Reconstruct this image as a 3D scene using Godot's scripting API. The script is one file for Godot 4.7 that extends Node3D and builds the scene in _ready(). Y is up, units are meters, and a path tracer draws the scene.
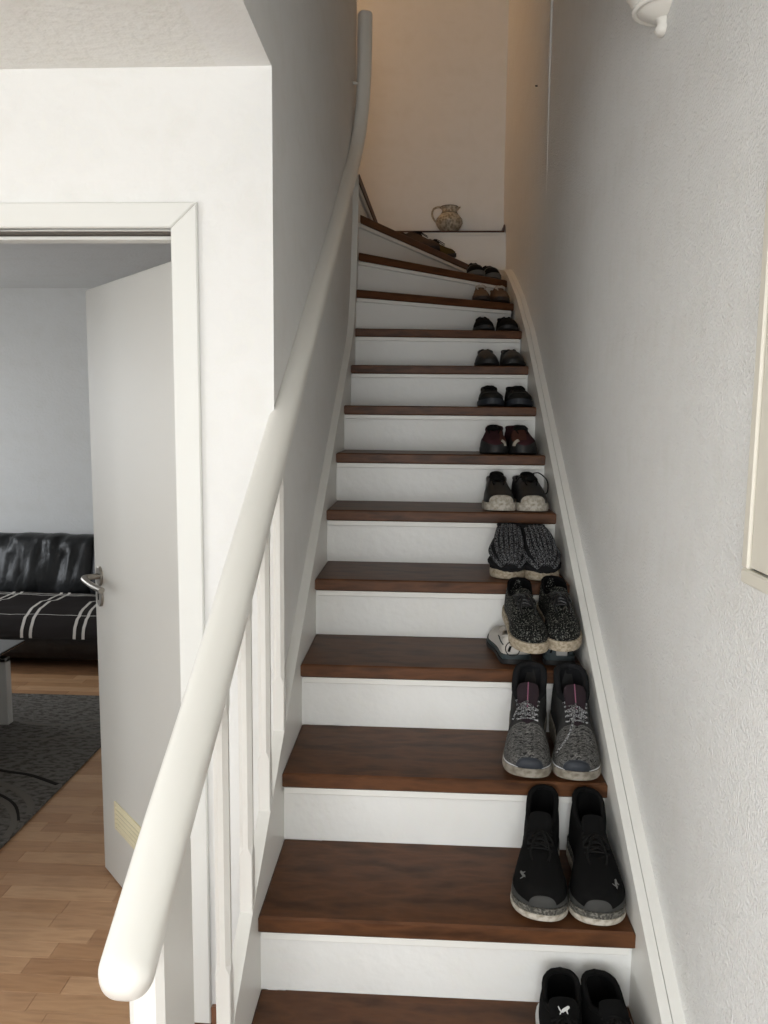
extends Node3D

var M := {}
var used := {}
var box_cache := {}

const R := 0.176          # rise
const G := 0.275          # going
const XL := -0.322        # inner face of the left stringer
const XR := 0.434         # inner face of the right stringer
const WALL_R := 0.476
const WALL_L := -0.349
const ZW := -1.80         # door wall, hall side
const ZB := -4.95         # panel under the ledge

# ---------------------------------------------------------------- names and nodes
func numbered(parent: Node, called: String) -> String:
	var k := str(parent.get_instance_id()) + "/" + called
	if used.has(k):
		used[k] += 1
		return "%s_%03d" % [called, used[k]]
	used[k] = 0
	return called

func thing(called: String, label: String, category: String, at := Vector3.ZERO, group := "") -> Node3D:
	var o := Node3D.new()
	o.name = numbered(self, called)
	add_child(o)
	o.position = at
	o.set_meta("label", label)
	o.set_meta("category", category)
	if group != "":
		o.set_meta("group", group)
	return o

func mesh_node(called: String, mesh: Mesh, mat: Material, parent: Node) -> MeshInstance3D:
	var o := MeshInstance3D.new()
	o.name = numbered(parent, called)
	o.mesh = mesh
	o.material_override = mat
	o.cast_shadow = GeometryInstance3D.SHADOW_CASTING_SETTING_ON
	parent.add_child(o)
	return o

func part(called: String, st: SurfaceTool, mat: Material, parent: Node) -> MeshInstance3D:
	st.generate_normals()
	return mesh_node(called, st.commit(), mat, parent)

func struct(called: String, st: SurfaceTool, mat: Material, label: String) -> MeshInstance3D:
	var o := part(called, st, mat, self)
	o.set_meta("kind", "structure")
	o.set_meta("label", label)
	return o

# ---------------------------------------------------------------- geometry
func S() -> SurfaceTool:
	var st := SurfaceTool.new()
	st.begin(Mesh.PRIMITIVE_TRIANGLES)
	return st

func tri(st: SurfaceTool, a: Vector3, b: Vector3, c: Vector3, sg: int) -> void:
	# a, b, c counter-clockwise seen from outside; Godot wants clockwise
	st.set_smooth_group(sg)
	st.add_vertex(a)
	st.set_smooth_group(sg)
	st.add_vertex(c)
	st.set_smooth_group(sg)
	st.add_vertex(b)

func tri_out(st: SurfaceTool, a: Vector3, b: Vector3, c: Vector3, cen: Vector3, sg := -1) -> void:
	if (b - a).cross(c - a).dot((a + b + c) / 3.0 - cen) < 0.0:
		tri(st, a, c, b, sg)
	else:
		tri(st, a, b, c, sg)

func quad_out(st: SurfaceTool, a: Vector3, b: Vector3, c: Vector3, d: Vector3, cen: Vector3, sg := -1) -> void:
	tri_out(st, a, b, c, cen, sg)
	tri_out(st, a, c, d, cen, sg)

func box(st: SurfaceTool, c: Vector3, s: Vector3, bev := 0.0, xf := Transform3D.IDENTITY) -> void:
	var h := s * 0.5
	var cen := xf * c
	var v := func(sx: float, sy: float, sz: float, ax: int) -> Vector3:
		var p := Vector3(sx * (h.x - bev), sy * (h.y - bev), sz * (h.z - bev))
		if ax == 0: p.x = sx * h.x
		elif ax == 1: p.y = sy * h.y
		else: p.z = sz * h.z
		return xf * (c + p)
	for s1 in [-1.0, 1.0]:
		quad_out(st, v.call(s1, -1.0, -1.0, 0), v.call(s1, 1.0, -1.0, 0), v.call(s1, 1.0, 1.0, 0), v.call(s1, -1.0, 1.0, 0), cen)
		quad_out(st, v.call(-1.0, s1, -1.0, 1), v.call(1.0, s1, -1.0, 1), v.call(1.0, s1, 1.0, 1), v.call(-1.0, s1, 1.0, 1), cen)
		quad_out(st, v.call(-1.0, -1.0, s1, 2), v.call(1.0, -1.0, s1, 2), v.call(1.0, 1.0, s1, 2), v.call(-1.0, 1.0, s1, 2), cen)
	if bev <= 0.0:
		return
	for s1 in [-1.0, 1.0]:
		for s2 in [-1.0, 1.0]:
			quad_out(st, v.call(-1.0, s1, s2, 1), v.call(1.0, s1, s2, 1), v.call(1.0, s1, s2, 2), v.call(-1.0, s1, s2, 2), cen)
			quad_out(st, v.call(s1, -1.0, s2, 0), v.call(s1, 1.0, s2, 0), v.call(s1, 1.0, s2, 2), v.call(s1, -1.0, s2, 2), cen)
			quad_out(st, v.call(s1, s2, -1.0, 0), v.call(s1, s2, 1.0, 0), v.call(s1, s2, 1.0, 1), v.call(s1, s2, -1.0, 1), cen)
			for s3 in [-1.0, 1.0]:
				tri_out(st, v.call(s1, s2, s3, 0), v.call(s1, s2, s3, 1), v.call(s1, s2, s3, 2), cen)

func bb(st: SurfaceTool, x0: float, x1: float, y0: float, y1: float, z0: float, z1: float, bev := 0.0) -> void:
	box(st, Vector3((x0 + x1) / 2, (y0 + y1) / 2, (z0 + z1) / 2), Vector3(absf(x1 - x0), absf(y1 - y0), absf(z1 - z0)), bev)

func box_mesh(s: Vector3, bev: float) -> Mesh:
	var k := "%s %f" % [s, bev]
	if not box_cache.has(k):
		var st := S()
		box(st, Vector3.ZERO, s, bev)
		st.generate_normals()
		box_cache[k] = st.commit()
	return box_cache[k]

# polygon in (u, v), pushed from h0 to h1; at(u, v, h) gives the point; bev rounds both rims (convex-ish outlines)
func prism(st: SurfaceTool, poly: PackedVector2Array, h0: float, h1: float, at: Callable, bev := 0.0) -> void:
	var pts := poly.duplicate()
	if Geometry2D.is_polygon_clockwise(pts):
		pts.reverse()
	var e1: Vector3 = at.call(1.0, 0.0, 0.0) - at.call(0.0, 0.0, 0.0)
	var e2: Vector3 = at.call(0.0, 1.0, 0.0) - at.call(0.0, 0.0, 0.0)
	var e3: Vector3 = at.call(0.0, 0.0, 1.0) - at.call(0.0, 0.0, 0.0)
	var flip := e1.cross(e2).dot(e3) < 0.0
	var inner := pts
	if bev > 0.0:
		var n := pts.size()
		inner = PackedVector2Array()
		for i in n:
			var a := pts[(i + n - 1) % n]
			var b := pts[i]
			var c := pts[(i + 1) % n]
			var d1 := (b - a).normalized()
			var d2 := (c - b).normalized()
			var n1 := Vector2(-d1.y, d1.x)
			var n2 := Vector2(-d2.y, d2.x)
			var m := (n1 + n2)
			var k := m.length_squared() / 2.0
			inner.append(b + m * (bev / maxf(k, 0.3)))
	var rings := []
	if bev > 0.0:
		rings = [[inner, h0], [pts, h0 + bev], [pts, h1 - bev], [inner, h1]]
	else:
		rings = [[pts, h0], [pts, h1]]
	for k in rings.size() - 1:
		var A: PackedVector2Array = rings[k][0]
		var B: PackedVector2Array = rings[k + 1][0]
		for i in A.size():
			var j := (i + 1) % A.size()
			var a: Vector3 = at.call(A[i].x, A[i].y, rings[k][1])
			var b: Vector3 = at.call(A[j].x, A[j].y, rings[k][1])
			var c: Vector3 = at.call(B[j].x, B[j].y, rings[k + 1][1])
			var d: Vector3 = at.call(B[i].x, B[i].y, rings[k + 1][1])
			if flip:
				tri(st, a, c, b, -1)
				tri(st, a, d, c, -1)
			else:
				tri(st, a, b, c, -1)
				tri(st, a, c, d, -1)
	var ids := Geometry2D.triangulate_polygon(inner)
	for i in range(0, ids.size(), 3):
		var p := [inner[ids[i]], inner[ids[i + 1]], inner[ids[i + 2]]]
		var area: float = (p[1] - p[0]).cross(p[2] - p[0])
		var up := (area > 0.0) != flip
		var q0 := []
		var q1 := []
		for k in 3:
			q0.append(at.call(p[k].x, p[k].y, h0))
			q1.append(at.call(p[k].x, p[k].y, h1))
		if up:
			tri(st, q1[0], q1[1], q1[2], -1)
			tri(st, q0[0], q0[2], q0[1], -1)
		else:
			tri(st, q1[0], q1[2], q1[1], -1)
			tri(st, q0[0], q0[1], q0[2], -1)

func grid(st: SurfaceTool, rows: Array, closed := false, flip := false, sg := 0) -> void:
	for i in rows.size() - 1:
		var A: PackedVector3Array = rows[i]
		var B: PackedVector3Array = rows[i + 1]
		var n := A.size()
		for j in (n if closed else n - 1):
			var k := (j + 1) % n
			if flip:
				tri(st, A[j], B[k], A[k], sg)
				tri(st, A[j], B[j], B[k], sg)
			else:
				tri(st, A[j], A[k], B[k], sg)
				tri(st, A[j], B[k], B[j], sg)

# a section (x to the side, y up) swept along a path; radii scale it; ends are closed
func sweep(st: SurfaceTool, path: PackedVector3Array, section: PackedVector2Array, up := Vector3.UP, scales := PackedFloat32Array(), sg := 0) -> void:
	var rows := []
	var n := path.size()
	for i in n:
		var d := (path[mini(i + 1, n - 1)] - path[maxi(i - 1, 0)]).normalized()
		var side := d.cross(up)
		if side.length() < 1e-4:
			side = d.cross(Vector3.RIGHT)
		side = side.normalized()
		var u := side.cross(d).normalized()
		var k := scales[i] if scales.size() == n else 1.0
		var row := PackedVector3Array()
		for q in section:
			row.append(path[i] + side * q.x * k + u * q.y * k)
		rows.append(row)
	grid(st, rows, true, false, sg)
	for e in [0, n - 1]:
		var row: PackedVector3Array = rows[e]
		var c := Vector3.ZERO
		for q in row:
			c += q / row.size()
		var cen := path[1] if e == 0 else path[n - 2]
		for j in row.size():
			tri_out(st, c, row[j], row[(j + 1) % row.size()], cen, sg + 1)

func circle(r: float, n: int) -> PackedVector2Array:
	var p := PackedVector2Array()
	for i in n:
		p.append(Vector2(cos(TAU * i / n), sin(TAU * i / n)) * r)
	return p

func squircle(w: float, h: float, e: float, n: int) -> PackedVector2Array:
	var p := PackedVector2Array()
	for i in n:
		var a := TAU * i / n
		p.append(Vector2(signf(cos(a)) * pow(absf(cos(a)), 2.0 / e) * w / 2, signf(sin(a)) * pow(absf(sin(a)), 2.0 / e) * h / 2))
	return p

func tube(st: SurfaceTool, path: PackedVector3Array, r: float, n := 6, sg := 0) -> void:
	# parallel transport, so that a curl does not twist it flat
	var rows := []
	var u := Vector3.UP
	for i in path.size():
		var d := (path[mini(i + 1, path.size() - 1)] - path[maxi(i - 1, 0)]).normalized()
		if i == 0 and absf(d.y) > 0.9:
			u = Vector3.RIGHT
		u = (u - d * u.dot(d)).normalized()
		var s := d.cross(u)
		var row := PackedVector3Array()
		for j in n:
			row.append(path[i] + (s * cos(TAU * j / n) + u * sin(TAU * j / n)) * r)
		rows.append(row)
	grid(st, rows, true, false, sg)
	for e in [0, path.size() - 1]:
		for j in n:
			tri_out(st, path[e], rows[e][j], rows[e][(j + 1) % n], path[1 if e == 0 else path.size() - 2], -1)

func lathe(st: SurfaceTool, prof: Array, n: int, c: Vector3, a0 := 0.0, a1 := TAU, sg := 0) -> void:
	var rows := []
	for q in prof:
		var row := PackedVector3Array()
		for j in n + 1:
			var a: float = lerpf(a0, a1, float(j) / n)
			row.append(c + Vector3(q[0] * cos(a), q[1], q[0] * sin(a)))
		rows.append(row)
	grid(st, rows, false, true, sg)

func smooth_path(p: Array, per: int) -> PackedVector3Array:
	var out := PackedVector3Array()
	for i in p.size() - 1:
		var a: Vector3 = p[maxi(i - 1, 0)]
		var b: Vector3 = p[i]
		var c: Vector3 = p[i + 1]
		var d: Vector3 = p[mini(i + 2, p.size() - 1)]
		for k in per:
			out.append(b.cubic_interpolate(c, a, d, float(k) / per))
	out.append(p[p.size() - 1])
	return out

func curve(t: float, k: Array) -> float:
	if t <= k[0][0]:
		return k[0][1]
	for i in k.size() - 1:
		if t <= k[i + 1][0]:
			var w: float = (t - k[i][0]) / (k[i + 1][0] - k[i][0])
			return cubic_interpolate(k[i][1], k[i + 1][1], k[maxi(i - 1, 0)][1], k[mini(i + 2, k.size() - 1)][1], w)
	return k[k.size() - 1][1]

# ---------------------------------------------------------------- textures and materials
func noise(sd: int, freq: float, kind := FastNoiseLite.TYPE_SIMPLEX_SMOOTH, oct := 4) -> FastNoiseLite:
	var n := FastNoiseLite.new()
	n.seed = sd
	n.frequency = freq
	n.noise_type = kind
	n.fractal_octaves = oct
	return n

func ramp_texture(n: FastNoiseLite, size: int, stops: Array) -> ImageTexture:
	var im := n.get_seamless_image(size, size)
	var g := Gradient.new()
	var off := PackedFloat32Array()
	var cols := PackedColorArray()
	for s in stops:
		off.append(s[0])
		cols.append(s[1])
	g.offsets = off
	g.colors = cols
	var out := Image.create(size, size, false, Image.FORMAT_RGB8)
	for y in size:
		for x in size:
			out.set_pixel(x, y, g.sample(im.get_pixel(x, y).r))
	return ImageTexture.create_from_image(out)

func bump_texture(n: FastNoiseLite, size: int, strength: float) -> ImageTexture:
	var im := n.get_seamless_image(size, size)
	im.convert(Image.FORMAT_RGBA8)
	im.bump_map_to_normal_map(strength)
	return ImageTexture.create_from_image(im)

func mat(called: String, col: Color, rough := 0.6, metal := 0.0) -> StandardMaterial3D:
	var m := StandardMaterial3D.new()
	m.resource_name = called
	m.albedo_color = col
	m.roughness = rough
	m.metallic = metal
	M[called] = m
	return m

func cloth(called: String, col: Color, rough := 0.95) -> StandardMaterial3D:
	var m := mat(called, col, rough)
	m.metallic_specular = 0.22
	return m

func tri_tex(m: StandardMaterial3D, albedo: Texture2D, normal: Texture2D, scale: Vector3, nscale := 1.0, world := true) -> void:
	if albedo:
		m.albedo_texture = albedo
	if normal:
		m.normal_enabled = true
		m.normal_texture = normal
		m.normal_scale = nscale
	m.uv1_triplanar = true
	m.uv1_world_triplanar = world
	m.uv1_scale = scale

func make_materials() -> void:
	var chip := bump_texture(noise(3, 0.10, FastNoiseLite.TYPE_SIMPLEX_SMOOTH, 2), 512, 5.0)
	var fine := bump_texture(noise(5, 0.03, FastNoiseLite.TYPE_SIMPLEX, 4), 512, 4.0)
	var grey := ramp_texture(noise(9, 0.008, FastNoiseLite.TYPE_SIMPLEX_SMOOTH, 3), 256, [[0.0, Color(0.985, 0.983, 0.978)], [0.5, Color(1, 1, 1)], [1.0, Color(0.99, 0.99, 0.988)]])
	var m := mat("woodchip", Color(0.93, 0.928, 0.917), 0.55)
	tri_tex(m, grey, chip, Vector3(3.6, 2.2, 3.6), 0.85)
	m = mat("plaster", Color(0.93, 0.928, 0.916), 0.75)
	tri_tex(m, grey, fine, Vector3(2.4, 2.4, 2.4), 0.2)
	m = mat("ceiling_plaster", Color(0.925, 0.922, 0.905), 0.8)
	tri_tex(m, grey, fine, Vector3(1.8, 1.8, 1.8), 0.45)
	m = mat("room_plaster", Color(0.88, 0.88, 0.875), 0.8)
	tri_tex(m, grey, fine, Vector3(2, 2, 2), 0.3)
	mat("white_paint", Color(0.905, 0.898, 0.873), 0.42)
	mat("rail_paint", Color(0.915, 0.905, 0.875), 0.30)
	m = mat("riser_paint", Color(0.915, 0.91, 0.893), 0.45)
	tri_tex(m, grey, fine, Vector3(1.2, 1.2, 1.2), 0.12)
	mat("door_paint", Color(0.785, 0.777, 0.753), 0.5)
	mat("frame_paint", Color(0.905, 0.905, 0.885), 0.4)
	mat("gasket", Color(0.32, 0.30, 0.27), 0.7)
	# woods
	var grain := ramp_texture(noise(21, 0.012, FastNoiseLite.TYPE_SIMPLEX_SMOOTH, 5), 512, [[0.0, Color(0.62, 0.6, 0.58)], [0.35, Color(0.86, 0.85, 0.84)], [0.6, Color(1, 0.98, 0.95)], [1.0, Color(0.8, 0.77, 0.74)]])
	var grain_n := bump_texture(noise(22, 0.03), 256, 2.0)
	m = mat("tread_wood", Color(0.375, 0.244, 0.153), 0.45)
	m.metallic_specular = 0.35
	tri_tex(m, grain, grain_n, Vector3(0.8, 4.0, 2.6), 0.12)
	m = mat("winder_wood", Color(0.375, 0.235, 0.14), 0.5)
	m.metallic_specular = 0.35
	tri_tex(m, grain, grain_n, Vector3(0.55, 5.0, 4.0), 0.12, false)
	m = mat("dark_wood", Color(0.30, 0.175, 0.13), 0.4)
	tri_tex(m, grain, grain_n, Vector3(0.55, 5.0, 4.0), 0.12)
	var tones := [Color(0.73, 0.575, 0.43), Color(0.69, 0.53, 0.385), Color(0.76, 0.605, 0.46), Color(0.71, 0.555, 0.415), Color(0.665, 0.505, 0.365)]
	var oak := ramp_texture(noise(23, 0.014, FastNoiseLite.TYPE_SIMPLEX_SMOOTH, 4), 256, [[0.0, Color(0.88, 0.86, 0.84)], [0.5, Color(1, 1, 1)], [1.0, Color(0.93, 0.91, 0.89)]])
	for i in tones.size():
		m = mat("laminate_%d" % i, tones[i], 0.42)
		tri_tex(m, oak, null, Vector3(0.9, 4.0, 7.0))
	m = mat("laminate_base", Color(0.58, 0.43, 0.31), 0.45)
	tri_tex(m, grain, null, Vector3(0.8, 4.0, 9.0))
	mat("baseboard_wood", Color(0.50, 0.34, 0.25), 0.5)
	# metal, glass, plastic
	mat("nickel", Color(0.62, 0.60, 0.57), 0.32, 1.0)
	mat("cream_plastic", Color(0.855, 0.81, 0.675), 0.5)
	mat("cream_metal", Color(0.875, 0.855, 0.80), 0.4)
	mat("shadow_gap", Color(0.16, 0.15, 0.14), 0.8)
	m = mat("pane", Color(0.9, 0.95, 0.95, 0.08), 0.02)
	m.transparency = BaseMaterial3D.TRANSPARENCY_ALPHA
	mat("black_glass", Color(0.10, 0.105, 0.11), 0.08)
	m = mat("shelf_glass", Color(0.72, 0.80, 0.82), 0.1)
	mat("table_white", Color(0.80, 0.79, 0.77), 0.35)
	# living room
	var hide := bump_texture(noise(31, 0.014, FastNoiseLite.TYPE_SIMPLEX_SMOOTH, 4), 256, 5.0)
	m = mat("leather", Color(0.085, 0.092, 0.10), 0.42)
	tri_tex(m, null, hide, Vector3(2.2, 1.6, 2.2), 0.5)
	m = cloth("throw_cloth", Color(0.17, 0.155, 0.15), 0.9)
	m = cloth("throw_stripe", Color(0.80, 0.78, 0.75), 0.9)
	var pile := ramp_texture(noise(33, 0.02, FastNoiseLite.TYPE_SIMPLEX, 5), 512, [[0.0, Color(0.62, 0.6, 0.58)], [0.5, Color(0.95, 0.95, 0.95)], [1.0, Color(1.25, 1.25, 1.25)]])
	m = cloth("rug_pile", Color(0.42, 0.405, 0.385), 0.95)
	tri_tex(m, pile, fine, Vector3(1.6, 2.5, 3.2), 1.2)
	cloth("rug_dark", Color(0.16, 0.15, 0.145), 0.95)
	cloth("rug_light", Color(0.42, 0.40, 0.375), 0.95)
	# jug
	m = mat("glazed_clay", Color(0.78, 0.74, 0.66), 0.35)
	tri_tex(m, ramp_texture(noise(41, 0.045, FastNoiseLite.TYPE_CELLULAR, 1), 256, [[0.0, Color(0.62, 0.60, 0.58)], [0.3, Color(0.72, 0.69, 0.65)], [0.5, Color(1, 1, 1)], [1.0, Color(1, 1, 1)]]), null, Vector3(5, 5, 5), 1.0, false)
	mat("jug_band", Color(0.38, 0.33, 0.29), 0.4)
	# shoes
	cloth("black_mesh", Color(0.068, 0.067, 0.066), 0.95)
	cloth("black_lining", Color(0.045, 0.045, 0.046), 0.95)
	cloth("black_lace", Color(0.10, 0.098, 0.095), 0.85)
	mat("black_rubber", Color(0.10, 0.10, 0.10), 0.6)
	mat("grey_rubber", Color(0.205, 0.205, 0.195), 0.75)
	mat("logo_grey", Color(0.42, 0.42, 0.41), 0.5)
	mat("logo_white", Color(0.85, 0.85, 0.84), 0.5)
	var dirt := ramp_texture(noise(51, 0.03, FastNoiseLite.TYPE_SIMPLEX, 5), 256, [[0.0, Color(0.66, 0.63, 0.59)], [0.45, Color(0.88, 0.87, 0.84)], [0.65, Color(1, 1, 1)], [1.0, Color(1, 1, 1)]])
	m = mat("dirty_white", Color(0.76, 0.735, 0.69), 0.7)
	tri_tex(m, dirt, null, Vector3(7, 7, 7), 1.0, false)
	m = mat("mottled_grey", Color(0.47, 0.46, 0.43), 0.7)
	tri_tex(m, ramp_texture(noise(52, 0.05, FastNoiseLite.TYPE_SIMPLEX, 4), 256, [[0.0, Color(0.3, 0.3, 0.3)], [0.5, Color(0.62, 0.62, 0.6)], [0.62, Color(1, 1, 1)], [1.0, Color(1, 1, 1)]]), null, Vector3(9, 9, 9), 1.0, false)
	m = mat("beige_rubber", Color(0.72, 0.67, 0.59), 0.75)
	tri_tex(m, dirt, null, Vector3(10, 10, 10), 1.0, false)
	m = mat("worn_sole", Color(0.58, 0.555, 0.51), 0.6)
	tri_tex(m, dirt, null, Vector3(6, 6, 6), 1.0, false)
	m = cloth("melange", Color(0.86, 0.855, 0.84), 0.9)
	tri_tex(m, ramp_texture(noise(53, 0.03, FastNoiseLite.TYPE_SIMPLEX, 3), 256, [[0.0, Color(0.12, 0.12, 0.125)], [0.38, Color(0.2, 0.2, 0.2)], [0.47, Color(0.44, 0.435, 0.43)], [0.58, Color(0.70, 0.69, 0.68)], [0.66, Color(0.28, 0.28, 0.28)], [1.0, Color(0.55, 0.55, 0.55)]]), null, Vector3(6, 28, 28), 1.0, false)
	cloth("charcoal_mesh", Color(0.205, 0.203, 0.20), 0.88)
	cloth("plum_knit", Color(0.185, 0.15, 0.165), 0.9)
	mat("pink_trim", Color(0.55, 0.33, 0.42), 0.7)
	mat("pink_rubber", Color(0.62, 0.33, 0.36), 0.7)
	mat("navy_rubber", Color(0.13, 0.15, 0.18), 0.6)
	mat("silver_trim", Color(0.78, 0.78, 0.78), 0.35)
	m = cloth("speckled_lace", Color(0.8, 0.8, 0.8), 0.9)
	tri_tex(m, ramp_texture(noise(54, 0.09, FastNoiseLite.TYPE_CELLULAR, 1), 128, [[0.0, Color(0.08, 0.08, 0.09)], [0.4, Color(0.15, 0.15, 0.16)], [0.5, Color(0.85, 0.85, 0.85)], [1.0, Color(0.9, 0.9, 0.9)]]), null, Vector3(30, 30, 30), 1.0, false)
	m = cloth("glitter", Color(0.85, 0.86, 0.85), 0.6)
	tri_tex(m, ramp_texture(noise(55, 0.06, FastNoiseLite.TYPE_SIMPLEX, 3), 256, [[0.0, Color(0.05, 0.055, 0.055)], [0.66, Color(0.085, 0.09, 0.088)], [0.74, Color(0.20, 0.20, 0.19)], [0.80, Color(0.75, 0.74, 0.70)], [1.0, Color(0.95, 0.94, 0.9)]]), bump_texture(noise(56, 0.08), 256, 6.0), Vector3(9, 9, 9), 0.5, false)
	mat("satin_lace", Color(0.07, 0.07, 0.07), 0.3)
	mat("teal_dark", Color(0.17, 0.21, 0.22), 0.6)
	mat("white_leather", Color(0.72, 0.70, 0.67), 0.6)
	mat("grey_tab", Color(0.55, 0.54, 0.52), 0.6)
	m = cloth("marl_knit", Color(0.80, 0.80, 0.80), 0.95)
	tri_tex(m, ramp_texture(noise(57, 0.09, FastNoiseLite.TYPE_SIMPLEX, 2), 256, [[0.0, Color(0.09, 0.09, 0.095)], [0.5, Color(0.13, 0.13, 0.14)], [0.60, Color(0.30, 0.305, 0.31)], [0.70, Color(0.66, 0.66, 0.67)], [1.0, Color(0.75, 0.75, 0.75)]]), null, Vector3(7, 7, 7), 1.0, false)
	cloth("knit_dark", Color(0.12, 0.12, 0.125), 0.95)
	m = mat("black_leather", Color(0.10, 0.10, 0.10), 0.5)
	cloth("rust_suede", Color(0.32, 0.20, 0.17), 0.85)
	cloth("maroon_mesh", Color(0.25, 0.15, 0.165), 0.85)
	cloth("dark_grey_mesh", Color(0.14, 0.138, 0.13), 0.8)
	cloth("tan_suede", Color(0.42, 0.34, 0.27), 0.85)
	mat("pale_lace", Color(0.70, 0.67, 0.63), 0.8)
	mat("stone_sole", Color(0.34, 0.33, 0.31), 0.8)
	mat("umber_leather", Color(0.27, 0.19, 0.125), 0.7)
	cloth("olive_suede", Color(0.33, 0.27, 0.15), 0.85)
	mat("umber_rubber", Color(0.15, 0.11, 0.085), 0.7)

# ---------------------------------------------------------------- light
func set_light_and_camera() -> void:
	var cam := Camera3D.new()
	cam.name = "camera"
	cam.fov = 66.44
	cam.near = 0.05
	cam.far = 60.0
	cam.position = Vector3(0, 1.53, 0)
	cam.rotation = Vector3(-0.12007, 0.05097, 0.01054)
	add_child(cam)
	cam.current = true
	var e := Environment.new()
	e.tonemap_mode = Environment.TONE_MAPPER_LINEAR
	e.tonemap_exposure = 0.97
	e.background_mode = Environment.BG_SKY
	var sky := Sky.new()
	var sm := ProceduralSkyMaterial.new()
	sm.sky_top_color = Color(0.72, 0.78, 0.86)
	sm.sky_horizon_color = Color(0.86, 0.88, 0.90)
	sm.ground_bottom_color = Color(0.45, 0.44, 0.42)
	sm.ground_horizon_color = Color(0.7, 0.7, 0.69)
	sm.sky_energy_multiplier = 1.6
	sky.sky_material = sm
	e.sky = sky
	e.sdfgi_enabled = true
	e.ssao_enabled = true
	e.ssil_enabled = true
	var we := WorldEnvironment.new()
	we.name = "environment"
	we.environment = e
	add_child(we)
	# daylight coming in at the two windows (hall behind the camera, living room at the far left)
	window_light("hall_window_daylight", Vector3(-2.74, 1.45, 0.75), Vector3(0, 1.35, 0.75), Vector2(1.96, 1.28), 3.7)
	window_light("entrance_daylight", Vector3(-0.275, 1.275, 1.88), Vector3(-0.275, 1.25, 0), Vector2(1.22, 1.53), 5.2)
	window_light("room_daylight", Vector3(-4.18, 1.35, -3.9), Vector3(-1.5, 0.3, -3.9), Vector2(1.46, 1.36), 3.0)

func window_light(called: String, at: Vector3, to: Vector3, size: Vector2, energy: float) -> void:
	var l := AreaLight3D.new()
	l.name = called
	l.area_size = size
	l.area_normalize_energy = true
	l.light_energy = energy
	l.light_color = Color(0.985, 0.995, 1.0)
	l.shadow_enabled = true
	l.area_range = 20.0
	add_child(l)
	l.look_at_from_position(at, to, Vector3.UP)

# ---------------------------------------------------------------- the shell
func slab(called: String, mt: String, label: String, boxes: Array) -> MeshInstance3D:
	var st := S()
	for b in boxes:
		bb(st, b[0], b[1], b[2], b[3], b[4], b[5])
	return struct(called, st, M[mt], label)

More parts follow.
